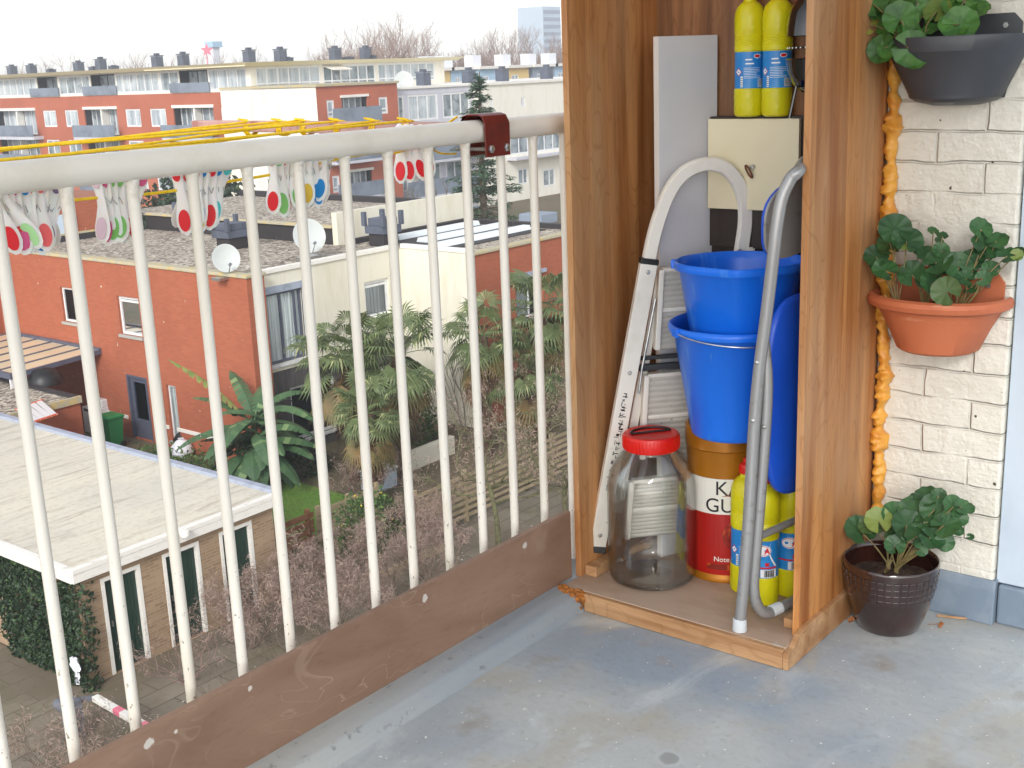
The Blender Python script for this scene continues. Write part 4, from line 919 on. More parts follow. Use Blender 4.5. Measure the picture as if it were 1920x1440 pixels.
def paving():
    t = NT('mossy paving slabs'); o = t.co(); b = t.n('TexBrick', offset=.5); b.inputs['Scale'].default_value = 1; b.inputs['Brick Width'].default_value = 1.0; b.inputs['Row Height'].default_value = .5; b.inputs['Mortar Size'].default_value = .014
    for k, v in (('Color1', lin(138, 128, 112)), ('Color2', lin(120, 110, 96)), ('Mortar', lin(84, 74, 60))): b.inputs[k].default_value = v+(1,)
    t.l(o, b.inputs[0]); c = t.mix(t.ramp(t.noise(.5, None, 5), .42, .65), b.outputs['Color'], lin(112, 100, 82))
    c = t.mix(t.math('MULTIPLY', t.ramp(t.noise(1.1, None, 6, .65), .52, .7), .7), c, lin(100, 96, 66))
    c = t.mix(t.ramp(t.noise(5, None, 5), .6, .75), c, lin(94, 78, 62)); c = t.mix(t.ramp(t.noise(9, None, 1), .78, .79), c, lin(214, 210, 200))
    return t.set(c, .95, 0, t.bump(b.outputs['Fac'], -.5, .02))
m_pave = paving()
m_ground = M('bare soil and leaf litter', lin(112, 98, 78), .95, 0, [(.15, lin(92, 92, 62), .45, .65, one), (4, lin(84, 68, 52), .5, .7, one), (16, lin(140, 122, 98), .6, .75, one)], (12, .6, .04))
m_lawn = M('lawn green', lin(104, 142, 54), .95, 0, [(1.5, lin(112, 130, 60), .45, .65, one), (14, lin(58, 90, 32), .5, .7, one)])
m_grass = M('grass blades', lin(108, 150, 56), .8, 0, [(2, lin(128, 146, 66), .45, .65, one)])
def fol(name, a, b_, c_, s=3.0):
    return M(name, lin(*a), .6, 0, [(s, lin(*b_), .42, .62, one)], None, (lin(*b_), lin(*c_)))
m_ivy = fol('ivy leaves', (40, 64, 34), (28, 48, 26), (74, 100, 52), 4)
m_palm = fol('palm frond', (104, 116, 72), (76, 92, 54), (164, 166, 116), 2)
m_palmo = fol('old palm frond', (98, 98, 56), (122, 98, 56), (84, 98, 56), 2)
m_palmd = fol('dead palm frond', (108, 78, 54), (86, 60, 42), (136, 104, 70), 3)
m_ptrunk = M('fibrous palm trunk', lin(96, 72, 56), .95, 0, [(14, lin(66, 48, 38), .45, .65, (1, 1, 2)), (30, lin(136, 108, 84), .6, .75, one)], (18, 1, .05))
m_ban = fol('banana leaf', (82, 112, 72), (58, 88, 56), (126, 150, 100), 1.5)
m_bany = fol('yellowed banana leaf', (150, 152, 84), (112, 130, 66), (190, 180, 110), 3)
m_conif = fol('blue green needles', (76, 104, 76), (54, 82, 60), (108, 132, 94), .8)
m_bush = fol('bush leaves', (84, 112, 52), (56, 84, 40), (130, 146, 70), 3)
m_dkbush = fol('dark evergreen', (50, 70, 44), (36, 54, 36), (82, 98, 56), .6)
m_ygflow = M('yellow blossom', lin(226, 196, 50), .6)
m_bark = M('grey brown bark', lin(110, 96, 82), .9, 0, [(12, lin(84, 72, 60), .45, .7, one)])
m_moss = M('mossy bark', lin(98, 98, 66), .9, 0, [(9, lin(76, 68, 52), .45, .65, one)])
m_twig = M('reddish twigs', lin(140, 116, 108), .85, 0, [(5, lin(112, 92, 82), .45, .65, one)])
m_bud = M('pinkish twig ends', lin(156, 134, 122), .85, 0, [(6, lin(128, 108, 94), .45, .65, one)])
m_fartw = M('far bare branches', lin(150, 126, 114), .9)
m_fence = M('weathered fence board', lin(168, 150, 120), .9, 0, [(4, lin(138, 124, 96), .45, .65, (1, 1, 4)), (2, lin(142, 140, 104), .55, .7, one)])
m_fenceo = M('rusty brown fence board', lin(150, 104, 72), .9, 0, [(4, lin(122, 80, 54), .45, .65, (1, 1, 4))])
m_grey = M('grey plastic', lin(104, 106, 114), .5)
m_green = M('green bin plastic', lin(34, 134, 74), .45)
m_appl = M('white enamel', lin(226, 228, 228), .35)
m_poly = M('beige polycarbonate', lin(222, 206, 172), .3, 0, [(1, lin(208, 194, 164), .45, .7, one)])
m_roofbeige = M('beige roof fascia', lin(222, 212, 176), .7)
m_vent = M('dark roof vent', lin(86, 92, 106), .6, 0, [(2, lin(70, 75, 86), .45, .7, one)])
m_ridge = M('white skylight panels', lin(226, 232, 234), .5)
m_balc = M('grey balcony glass', lin(128, 138, 152), .2, 0, [(.7, lin(106, 114, 126), .45, .65, one)])
m_dish = M('dish white', lin(190, 194, 192), .45, 0, [(4, lin(176, 176, 168), .6, .75, (1, 1, .2))])
m_hang = M('crumpled white plastic', lin(222, 224, 230), .4)
m_skyblue = M('pale blue panel', lin(168, 198, 222), .6)
m_ochre = M('ochre panel', lin(222, 190, 124), .7)
m_blue = M('blue tub plastic', lin(36, 88, 214), .4)
m_orange = M('orange ladder paint', lin(226, 110, 78), .5)
m_pinkred = M('pale red sign', lin(228, 120, 140), .6)
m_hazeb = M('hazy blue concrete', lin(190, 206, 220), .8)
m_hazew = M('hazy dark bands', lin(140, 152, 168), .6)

# ================================================================ ground
gq = lambda n, m, x0, x1, y0, y1, z, k='structure': tag(MB().quad((x0, y0, z), (x1, y0, z), (x1, y1, z), (x0, y1, z)).build(n, m), kind=k)
gq('ground', m_ground, -60, 420, -60, 420, G)
gq('path', m_pave, 2, 33, 9, 19.15, G+.004); gq('path', m_pave, 4, 10.8, 19.154, 45, G+.006)
gq('lawn', m_lawn, 15.75, 20.9, 21.05, 26.5, G+.008)
rs = random.Random(1); b = MB()
for i in range(4200):
    x, y = rs.uniform(15.8, 20.8), rs.uniform(21.1, 26.4); h = rs.uniform(.03, .09); a = rs.random()*6.3; w_ = .006
    b.add([(x-w_*math.cos(a), y-w_*math.sin(a), G+.008), (x+w_*math.cos(a), y+w_*math.sin(a), G+.008), (x+rs.uniform(-.04, .04), y+rs.uniform(-.04, .04), G+h)], [(0, 1, 2)])
tag(b.build('grass', m_grass), kind='stuff')

# ================================================================ building helpers
def pt(face, c, u, z, d=0): return (c+d, u, z) if face == 'x' else (u, c+d, z)
def uz(face, c, px, py):
    p_ = on(px, py, 0 if face == 'x' else 1, c); return (p_.y if face == 'x' else p_.x), p_.z
def hole(face, c, x0, y0, x1, y1):
    a, b_ = uz(face, c, x0, y0), uz(face, c, x1, y1); return (min(a[0], b_[0]), max(a[0], b_[0]), min(a[1], b_[1]), max(a[1], b_[1]))
def facade(b, face, c, u0, u1, z0, z1, holes=(), depth=.16, back=.5, m=0, mdark=1):
    us = sorted({u0, u1}|{min(max(h[i], u0), u1) for h in holes for i in (0, 1)}); zs = sorted({z0, z1}|{min(max(h[i], z0), z1) for h in holes for i in (2, 3)})
    for i in range(len(us)-1):
        for j in range(len(zs)-1):
            cu, cz = (us[i]+us[i+1])/2, (zs[j]+zs[j+1])/2
            if any(h[0] < cu < h[1] and h[2] < cz < h[3] for h in holes): continue
            b.quad(pt(face, c, us[i], zs[j]), pt(face, c, us[i+1], zs[j]), pt(face, c, us[i+1], zs[j+1]), pt(face, c, us[i], zs[j+1]), m)
    for h in holes:
        a0, a1, b0, b1 = h
        for (ua, za, ub, zb) in ((a0, b0, a1, b0), (a0, b1, a1, b1), (a0, b0, a0, b1), (a1, b0, a1, b1)):
            b.quad(pt(face, c, ua, za), pt(face, c, ub, zb), pt(face, c, ub, zb, depth), pt(face, c, ua, za, depth), m)
            b.quad(pt(face, c, ua, za, depth), pt(face, c, ub, zb, depth), pt(face, c, ub, zb, back), pt(face, c, ua, za, back), mdark)
        b.quad(pt(face, c, a0, b0, back), pt(face, c, a1, b0, back), pt(face, c, a1, b1, back), pt(face, c, a0, b1, back), mdark)
def fbox(b, face, c, u0, u1, z0, z1, d0, d1, m=0):
    if face == 'x': b.box(c+d0, c+d1, u0, u1, z0, z1, m)
    else: b.box(u0, u1, c+d0, c+d1, z0, z1, m)
def window(parent, face, c, h, mull=(), fw=.06, d=.07, th=.05, mat=None, pane=None, curtain=0, sill=True, bars=(), name='window'):
    a0, a1, b0, b1 = h; b = MB(); e = .002
    fbox(b, face, c, a0+e, a1-e, b0+e, b0+fw, d, d+th); fbox(b, face, c, a0+e, a1-e, b1-fw, b1-e, d, d+th)
    fbox(b, face, c, a0+e, a0+fw, b0+fw, b1-fw, d, d+th); fbox(b, face, c, a1-fw, a1-e, b0+fw, b1-fw, d, d+th)
    for f_ in mull: u = a0+(a1-a0)*f_; fbox(b, face, c, u-fw*.45, u+fw*.45, b0+fw, b1-fw, d+.002, d+th-.002)
    for f_ in bars: z = b0+(b1-b0)*f_; fbox(b, face, c, a0+fw, a1-fw, z-fw*.4, z+fw*.4, d+.004, d+th-.004)
    w_ = b.build(name, mat or m_wfr, parent)
    b = MB(); b.quad(pt(face, c, a0+.01, b0+.01, d+th*.5), pt(face, c, a1-.01, b0+.01, d+th*.5), pt(face, c, a1-.01, b1-.01, d+th*.5), pt(face, c, a0+.01, b1-.01, d+th*.5)); b.build('pane', pane or m_pane, w_)
    if curtain:
        b = MB(); N = 36; u_a, u_b = a0+.02, a0+.02+(a1-a0-.04)*curtain
        for i in range(N):
            ua, ub = u_a+(u_b-u_a)*i/N, u_a+(u_b-u_a)*(i+1)/N; da, db = d+.075+.02*math.sin(i*1.9), d+.075+.02*math.sin((i+1)*1.9)
            b.quad(pt(face, c, ua, b0+.03, da), pt(face, c, ub, b0+.03, db), pt(face, c, ub, b1-.03, db), pt(face, c, ua, b1-.03, da))
        b.build('curtain', m_curt, w_, True)
    if sill: b = MB(); fbox(b, face, c, a0-.06, a1+.06, b0-.09, b0-.003, -.07, .05); b.build('sill', m_sill if face == 'x' else m_wfr, w_)
    return w_

# ---------------------------------------------------------------- garage block
YG, XG = 19.19, 10.86; ZR = -7.2
t = thing('brick_garage', 'low buff brick garage block with a pale flat roof and three green doors', 'garage', (13.2, 25, G))
d_h = [hole('y', YG, 190, 1087, 259, 1058), hole('y', YG, 306, 1047, 370, 1019), hole('y', YG, 412, 1001, 469, 980)]
d_h = [(h[0], h[1], G+.02, -7.64) for h in d_h]
b = MB(); facade(b, 'y', YG, XG, 15.5, G, ZR-.25, d_h); b.quad((XG, YG, G), (XG, 38, G), (XG, 38, ZR-.25), (XG, YG, ZR-.25)); b.quad((15.5, YG, G), (15.5, 38, G), (15.5, 38, ZR-.25), (15.5, YG, ZR-.25)); b.quad((XG, 38, G), (15.5, 38, G), (15.5, 38, ZR-.25), (XG, 38, ZR-.25))
b.build('wall', [m_brown, m_dark], t)
b = MB(); b.box(XG-.12, 15.6, YG-.12, 38.1, ZR-.10, ZR); b.build('roof', m_groof, t)
b = MB(); b.box(XG-.15, 15.62, YG-.165, YG-.123, ZR-.25, ZR-.08); b.box(XG-.15, 15.62, YG-.175, YG-.02, ZR-.077, ZR+.02); b.build('front_fascia', m_fascia, t, bevel=.008)
b = MB(); b.box(XG-.17, XG-.123, YG-.12, 38.1, ZR-.25, ZR-.08); b.box(XG-.185, XG-.05, YG-.018, 38.1, ZR-.077, ZR+.02); b.build('side_fascia', m_fascia, t, bevel=.008)
b = MB(); b.box(15.5, 15.68, YG-.018, 38.1, ZR-.22, ZR+.08); b.build('roof_edging', m_bcop, t, bevel=.01)
for h in d_h:
    b = MB()
    for i in range(8): u0 = h[0]+.05+(h[1]-h[0]-.1)*i/8; b.box(u0+.003, u0+(h[1]-h[0]-.1)/8-.003, YG+.07, YG+.10, h[2], h[3]-.05)
    dr = b.build('door', m_gdoor, t)
    b = MB(); b.box(h[0]-.03, h[0]+.05, YG-.012, YG+.12, h[2], h[3]+.03); b.box(h[1]-.05, h[1]+.03, YG-.012, YG+.12, h[2], h[3]+.03); b.box(h[0]+.05, h[1]-.05, YG-.012, YG+.12, h[3]-.05, h[3]+.03); b.build('frame', m_fascia, dr, bevel=.005)
    b = MB(); b.box(h[0]+.12, h[0]+.15, YG+.03, YG+.07, G+.95, G+1.07); b.build('handle', m_steel, dr)
p_ = on(345, 1000, 1, YG-.2); b = MB(); b.lathe([(0, -.05), (.09, -.05), (.10, 0), (.08, .06), (0, .07)], (p_.x, YG-.235, p_.z), 14); b.build('lamp', m_fascia, t, True)
def leafmass(b, rs, n, pos, size, up=.3):
    for i in range(n):
        c = Vector(pos(rs)); s = size*rs.uniform(.6, 1.3); d = Vector((rs.gauss(0, 1), rs.gauss(0, 1), rs.gauss(0, 1)-.3)).normalized(); e = d.cross(Vector((rs.gauss(0, 1), rs.gauss(0, 1), rs.gauss(0, 1)))).normalized(); f_ = d.cross(e)*.18*s
        b.add([c-d*s*.5, c+e*s*.38+f_, c+d*s*.6, c-e*s*.38+f_], [(0, 1, 2, 3)])
def ivypos(rs):
    while True:
        y = rs.uniform(YG-.3, 22.6); z = rs.uniform(G, ZR-.28); f_ = (z-G)/(ZR-G)
        bulge = .14+.12*mn.noise((y*1.3, z*1.3, 0))+.1*mn.noise((y*4, z*4, 3))
        if y < YG: 
            x = rs.uniform(XG-.25, XG+.32+.25*f_*mn.noise((z*3, 1, 1))-.12*(1-f_)); 
            if x > XG+.05 and y < YG-.14: continue
            return (x, y, z)
        if y > 21.7+.6*f_+.25*mn.noise((z*2, 5, 5)): continue
        return (XG-.03-max(.02, bulge)*rs.random()**.5, y, z)
b = MB(); leafmass(b, random.Random(2), 5200, ivypos, .095); tag(b.build('ivy', m_ivy), 'thick dark green ivy covering the corner of the garage wall', 'ivy')
pb = on(142, 1250, 0, XG-.34); b = MB(); rs = random.Random(6)
b.loft([[(pb.x-.03*math.cos(a)*k+rs.uniform(-.03, .02), pb.y+.12*math.sin(a)*k+rs.uniform(-.05, .05), pb.z+z) for a in [2*math.pi*j/10 for j in range(10)]] for z, k in ((.20, .25), (.16, .75), (.08, 1.05), (.0, 1.15), (-.06, .8), (-.1, .45), (-.2, .3), (-.3, .5), (-.36, .15))]); tag(b.build('plastic_bag', m_hang, None, True), 'crumpled white plastic bag caught in the ivy on the garage corner', 'plastic bag')
# barrier by the path
bp = gnd(142, 1382)
t = thing('barrier_post', 'grey barrier post with a red and white arm beside the path', 'barrier', bp)
b = MB(); b.box(bp.x-.13, bp.x+.13, bp.y-.15, bp.y+.15, G, G+.62); b.build('post', m_grey, t, bevel=.02)
b = MB(); b.tube([(bp.x-.15, bp.y-.14, G+.66), (bp.x-.15, bp.y+.16, G+.66)], .1, 14); b.box(bp.x-.17, bp.x+.12, bp.y-.13, bp.y+.15, G+.621, G+.70); b.build('hinge_head', m_grey, t, True)
a0 = on(178, 1308, 2, G+.6); a1 = on(290, 1372, 2, G+.55); e0 = Vector((bp.x+.1, bp.y+.1, G+.62))
b = MB(); b.bar(e0, a0, .09, .07); b.build('arm_bracket', m_grey, t, bevel=.01)
b = MB(); b.bar(a0, a1+(a1-a0)*.5, .13, .10); ar = b.build('arm', m_fascia, t, bevel=.012)
for f_ in (.42, .86):
    q = a0+(a1-a0)*f_; d = (a1-a0)*.06; b = MB(); b.bar(q-d, q+d, .133, .103); b.build('red_band', m_pinkred, ar, bevel=.012)

# ---------------------------------------------------------------- houses in the court
XA = 21.0; YA = 26.6; ZA = -3.92
hA = thing('terraced_house', 'two storey house with orange brick side wall, cream front and flat gravel roof', 'house', (24, 33, G), 'flat roofed terraced houses')
dor = hole('x', XA, 238, 702, 273, 712); dor = (dor[0], dor[1], G+.04, -7.54)
nar = hole('x', XA, 311, 719, 328, 722); nar = (nar[0], nar[1], G+.25, -7.58)
w1 = (34.72, 35.6, -6.13, -5.0); w2 = (31.35, 32.46, -6.22, -5.02)
b = MB(); facade(b, 'x', XA, YA-.42, 43, G, ZA-.10, [dor, nar, w1, w2]); 
b.quad((XA, YA-.42, G), (21.62, YA-.42, G), (21.62, YA-.42, ZA-.10), (XA, YA-.42, ZA-.10)); b.quad((21.62, YA-.42, G), (21.62, YA, G), (21.62, YA, ZA-.10), (21.62, YA-.42, ZA-.10)); b.build('side_wall', [m_red, m_dark], hA)
b = MB(); b.box(XA-.05, XA+.30, YA-.47, 39.4, ZA-.098, ZA); b.box(XA+.30, 21.67, YA-.47, YA-.1, ZA-.098, ZA); b.build('coping', m_lichen, hA, bevel=.02)
b = MB(); b.box(XA-.03, XA+.02, YA-.3, 30.1, G+.60, G+.72); b.box(XA-.03, XA+.02, 30.5, dor[0]-.2, G+.60, G+.72); b.box(XA-.03, XA+.02, dor[1]+.2, 34.4, G+.60, G+.72); b.build('string_course', m_fascia, hA, bevel=.01)
window(hA, 'x', XA, w1, fw=.07); window(hA, 'x', XA, w2, fw=.08, bars=(.88,), curtain=.98); window(hA, 'x', XA, nar, fw=.06, curtain=.98)
b = MB(); fbox(b, 'x', XA, dor[0]+.03, dor[1]-.03, dor[2], dor[2]+.62, .07, .12); fbox(b, 'x', XA, dor[0]+.03, dor[0]+.17, dor[2]+.62, dor[3]-.04, .07, .12); fbox(b, 'x', XA, dor[1]-.17, dor[1]-.03, dor[2]+.62, dor[3]-.04, .07, .12); fbox(b, 'x', XA, dor[0]+.17, dor[1]-.17, dor[3]-.2, dor[3]-.04, .07, .12)
d_ = b.build('door', m_gfr, hA, bevel=.006)
b = MB(); fbox(b, 'x', XA, dor[0]+.17, dor[1]-.17, dor[2]+.62, dor[3]-.2, .09, .10); b.build('pane', m_pane, d_)
b = MB(); N = 20
for i in range(N):
    f0, f1 = i/N, (i+1)/N; zt_, zb_2 = dor[3]-.2, dor[2]+.65; ww = lambda f: .30-.16*math.sin(math.pi*f)
    cy = (dor[0]+dor[1])/2
    b.quad((XA+.16, cy-ww(f0), zb_2+(zt_-zb_2)*f0), (XA+.16, cy+ww(f0)*.5, zb_2+(zt_-zb_2)*f0), (XA+.16, cy+ww(f1)*.5, zb_2+(zt_-zb_2)*f1), (XA+.16, cy-ww(f1), zb_2+(zt_-zb_2)*f1))
b.build('curtain', m_curt, d_)
b = MB(); fbox(b, 'x', XA, dor[0]-.05, dor[0]+.03, dor[2], dor[3]+.03, -.015, .14); fbox(b, 'x', XA, dor[1]-.03, dor[1]+.05, dor[2], dor[3]+.03, -.015, .14); fbox(b, 'x', XA, dor[0]+.03, dor[1]-.03, dor[3]-.04, dor[3]+.03, -.015, .14); b.build('frame', m_gfr, d_)
wl_ = on(412, 715, 0, XA); b = MB(); b.tube([(XA, wl_.y+.1, wl_.z), (XA-.3, wl_.y, wl_.z), (XA-.3, wl_.y, wl_.z-.25)], .015, 6); b.lathe([(.02, 0), (.07, -.04), (.06, -.2), (0, -.22)], (XA-.3, wl_.y, wl_.z-.25), 8); b.build('wall_lamp', m_dkgrey, hA)
big = hole('y', YA, 488, 560, 566, 672); big = (21.72, 23.32, -6.74, -4.66); sm = (25.86, 26.93, -6.10, -4.94)
lowA = hole('y', YA, 522, 740, 575, 800); lowA = (22.6, 24.4, -9.2, -7.55); lowB = hole('y', YA, 686, 728, 730, 800); lowB = (lowB[0], lowB[1]+.9, -9.1, -7.72)
b = MB(); facade(b, 'y', YA, 21.622, 27.5, -6.95, ZA-.16, [big, sm]); facade(b, 'y', YA+.05, 21.622, 27.5, G, -6.952, [lowA, lowB], m=2); b.quad((27.5, YA, G), (27.5, 23.52, G), (27.5, 23.52, ZA-.16), (27.5, YA, ZA-.16)); b.build('front_wall', [m_crw, m_dark, m_clad], hA)
b = MB(); b.box(21.68, 27.42, YA-.06, YA+.12, ZA-.16, ZA-.02); b.build('roof_trim', m_fascia, hA, bevel=.015)
window(hA, 'y', YA, big, mull=(.16, .5, .84), fw=.08, mat=m_gfr, curtain=.96); window(hA, 'y', YA, sm, fw=.10, bars=(.86,), curtain=.98)
b = MB(); fbox(b, 'y', YA, 21.66, 23.36, -4.66, -4.46, -.05, .03); b.build('lintel', m_bcop, hA); b = MB(); fbox(b, 'y', YA, 21.64, 21.73, -6.8, -4.66, -.02, .04); fbox(b, 'y', YA, 23.32, 23.40, -6.8, -4.66, -.02, .04); b.build('window_trim', m_wfr, hA)
window(hA, 'y', YA+.05, lowA, mull=(.5,), fw=.09); window(hA, 'y', YA+.05, lowB, mull=(.5,), fw=.09)
b = MB(); fbox(b, 'y', YA, 23.9, 27.5, -7.12, -6.93, -.28, .04); b.build('ledge', m_bitd, hA)
b = MB(); b.quad((XA+.25, YA+.1, -4.1), (27.5, YA+.1, -4.1), (27.5, 39.5, -4.1), (XA+.25, 39.5, -4.1)); b.build('roof', m_gravel, hA)
def roof_vent(parent, p_, sx=.42, sy=.42, h=.95):
    x, y = p_; b = MB(); b.box(x-sx*.8, x+sx*.8, y-sy*.8, y+sy*.8, -4.1, -4.1+h*.38); v = b.build('vent_base', m_bitd, parent, bevel=.02)
    b = MB(); b.box(x-sx, x+sx, y-sy, y+sy, -4.1+h*.385, -4.1+h*.62)
    for i in (-1, 1):
        for j in (-1, 1): b.box(x+i*sx-.07, x+i*sx+.07, y+j*sy-.07, y+j*sy+.07, -4.1+h*.62, -4.1+h*1.05)
    b.box(x-sx*.8, x+sx*.8, y-sy*.8, y+sy*.8, -4.1+h*.62, -4.1+h*.85); b.build('vent_hood', m_vent, v, bevel=.015)
roof_vent(hA, (27.9, 37.4), .5, .5, 1.0); roof_vent(hA, (25.2, 31.9), .52, .42, 1.0)
# middle house with the raised roof behind
hC = thing('terraced_house', 'flat roofed house behind with black clad upstand and raised gravel roof', 'house', (30, 34, G), 'flat roofed terraced houses')
b = MB(); b.quad((27.2, 29.25, -4.1), (27.2, 39.5, -4.1), (27.2, 39.5, -3.56), (27.2, 29.25, -3.56)); b.build('upstand', m_bitd, hC)
b = MB(); b.box(27.16, 34, 29.0, 29.24, G, -3.05); b.quad((34, 29.24, G), (34, 42, G), (34, 42, -3.56), (34, 29.24, -3.56)); b.build('end_wall', m_crw, hC)
b = MB(); b.box(27.1, 27.35, 29.25, 39.4, -3.56, -3.47); b.build('coping', m_lichen, hC, bevel=.015)
b = MB(); b.quad((27.3, 29.25, -3.6), (34, 29.25, -3.6), (34, 42, -3.6), (27.3, 42, -3.6)); b.build('roof', m_gravel, hC)
b = MB(); b.box(33.75, 34.05, 29.25, 42, -3.6, -3.38); b.build('rear_coping', m_bitd, hC)
# house at the back left with the tall red wall
hD = thing('terraced_house', 'taller orange brick house rising behind the left end of the gravel roof', 'house', (23, 43, G), 'flat roofed terraced houses')
zD = on(150, 372, 1, 39.5).z
b = MB(); b.quad((17, 39.5, G), (26.6, 39.5, G), (26.6, 39.5, zD), (17, 39.5, zD)); b.quad((26.6, 39.5, G), (26.6, 47, G), (26.6, 47, zD), (26.6, 39.5, zD)); b.quad((17, 39.5, zD), (26.6, 39.5, zD), (26.6, 47, zD), (17, 47, zD)); b.build('wall', m_red, hD)
b = MB(); b.box(XA+.1, 26.9, 39.3, 39.49, -4.1, -3.88); b.build('roof_kerb', m_bitd, hD); b = MB(); b.box(XA+.1, 26.9, 39.28, 39.47, -3.879, -3.82); b.build('kerb_coping', m_lichen, hD)
b = MB(); b.box(23.0, 24.2, 39.42, 39.48, -3.9, -3.15); b.build('blue_panel', m_hazeb, hD)
# right hand house
hB = thing('terraced_house', 'orange brick house with white roof lights, behind the right hand palms', 'house', (30.4, 26, G), 'flat roofed terraced houses')
YB = 23.5; wB = (29.45, 30.9, -6.5, -5.15)
b = MB(); facade(b, 'y', YB, 27.52, 33.5, G, -4.13, [wB]); b.quad((33.5, YB, G), (33.5, 29, G), (33.5, 29, -4.13), (33.5, YB, -4.13)); b.build('wall', [m_red, m_dark], hB)
b = MB(); b.box(27.45, 33.55, YB-.06, YB+.28, -4.13, -4.03); b.build('coping', m_lichen, hB, bevel=.02)
b = MB(); b.box(27.46, 27.62, YB+.282, YA-.07, ZA-.16, ZA-.02); b.build('roof_trim', m_fascia, hB, bevel=.015)
window(hB, 'y', YB, wB, mull=(.5,), fw=.08, curtain=.5); b = MB(); fbox(b, 'y', YB, 29.35, 31, -5.14, -5.02, -.09, .02); b.build('lintel', m_bcop, hB)
b = MB(); b.quad((27.52, YB+.2, -4.12), (33.5, YB+.2, -4.12), (33.5, 29, -4.12), (27.52, 29, -4.12)); b.build('roof', m_gravel, hB)
b = MB(); b.box(27.55, 33.5, 28.78, 28.99, -4.12, -3.95); b.box(33.3, 33.55, YB+.3, 28.77, -4.12, -3.95); b.build('rear_coping', m_bitd, hB)
b = MB(); b.box(28.0, 33, 24.9, 28.5, -4.12, -4.09); b.build('roof_patch', m_bitd, hB)
for (x0, x1, y) in ((28.85, 33.0, 28.05), (28.75, 32.9, 26.8), (28.05, 32.75, 25.55)):
    b = MB(); b.prism([(x0, y-.22, -4.088), (x0, y+.22, -4.088), (x0, y+.14, -3.94), (x0, y-.14, -3.94)], (x1-x0, 0, 0)); b.build('roof_light', m_ridge, hB, bevel=.01)
roof_vent(hB, (27.85, 27.6), .42, .42, 1.05)
# satellite dishes
def dish(px, py, r, label, bx, by):
    c = on(px, py, 1, by); t = thing('satellite_dish', label, 'satellite dish', (c.x, by, -4.1)); n_ = Vector((-.35, -.9, .28)).normalized()
    q = n_.to_track_quat('Z', 'Y'); b = MB()
    b.lathe([(0, -.07), (r*.4, -.06), (r*.7, -.035), (r*.93, 0), (r, .004), (r*.95, -.012), (r*.7, -.05), (0, -.085)], (0, 0, 0), 36)
    b.v = [tuple(c+q @ Vector(v)) for v in b.v]; b.build('reflector', m_dish, t, True)
    b = MB(); foot = c+q @ Vector((0, -r, .02)); b.tube([foot, c+q @ Vector((0, -r*.55, r*.75))], .014, 6); b.build('feed_arm', m_steel, t); e = c+q @ Vector((0, -r*.55, r*.75)); b = MB(); b.cyl(e, e-n_*.11, .045, .035, 12); b.build('feed_horn', m_grey, t, True)
    b = MB(); k = c-n_*.09; b.tube([k, k-n_*.05, (k.x, k.y+.05, -4.1)], .024, 8); b.box(k.x-.35, k.x+.35, k.y-.1, k.y+.25, -4.1, -4.02); b.build('mount', m_steel, t)
dish(424, 484, .40, 'round white satellite dish at the corner of the gravel roof', 0, 26.95); dish(580, 442, .52, 'weathered satellite dish standing further back on the gravel roof', 0, 27.6)

# yard beside the red wall
t = thing('patio_canopy', 'beige patio canopy with slate grey frame on the orange brick wall', 'canopy', (19.5, 35.7, G))
xs0, xs1 = 17.95, 20.98; zf = lambda x: -7.03+(x-xs0)*.04; b = MB()
for i in range(6): y0 = 33.72+i*.9; b.quad((xs0, y0+.03, zf(xs0)), (xs1, y0+.03, zf(xs1)), (xs1, y0+.87, zf(xs1)), (xs0, y0+.87, zf(xs0)))
b.build('roof_sheet', m_poly, t); b = MB()
for i in range(7): y0 = 33.72+i*.9; b.bar((xs0, y0, zf(xs0)+.01), (xs1, y0, zf(xs1)+.01), .06, .05)
b.box(xs0-.08, xs0+.02, 33.68, 39.2, zf(xs0)-.12, zf(xs0)+.06); b.box(xs1-.06, XA-.003, 33.68, 39.2, zf(xs1)-.06, zf(xs1)+.10); b.bar((xs0, 33.70, zf(xs0)-.05), (xs1, 33.70, zf(xs1)-.02), .07, .14); b.build('frame', m_gfr, t)
for y in (33.8, 37.5):
    b = MB(); b.box(xs0-.04, xs0+.04, y-.04, y+.04, G, zf(xs0)-.12); b.build('post', m_wfr, t)
zS = -7.45; c1 = on(149, 747, 2, zS)
t = thing('garden_shed', 'low orange brick shed with a gravel roof beyond the garage roof', 'shed', (c1.x-1.2, c1.y+2, G))
b = MB(); b.box(c1.x-2.6, c1.x, c1.y, c1.y+5.5, G, zS-.06); b.build('wall', m_red, t); b = MB(); b.quad((c1.x-2.6, c1.y+.1, zS), (c1.x-.1, c1.y+.1, zS), (c1.x-.1, c1.y+5.5, zS), (c1.x-2.6, c1.y+5.5, zS)); b.build('roof', m_gravel, t)
b = MB(); b.box(c1.x-.14, c1.x+.04, c1.y+.04, c1.y+5.5, zS-.058, zS+.08); b.build('side_edging', m_bitd, t); b = MB(); b.box(c1.x-2.6, c1.x+.04, c1.y-.06, c1.y+.038, zS-.12, zS+.08); b.build('front_edging', m_lichen, t)
def zat(px, py, z): return on(px, py, 2, z)
c_ = zat(214, 832, G); c_ = Vector((19.6, 31.05, G))
p_ = gnd(213, 838)
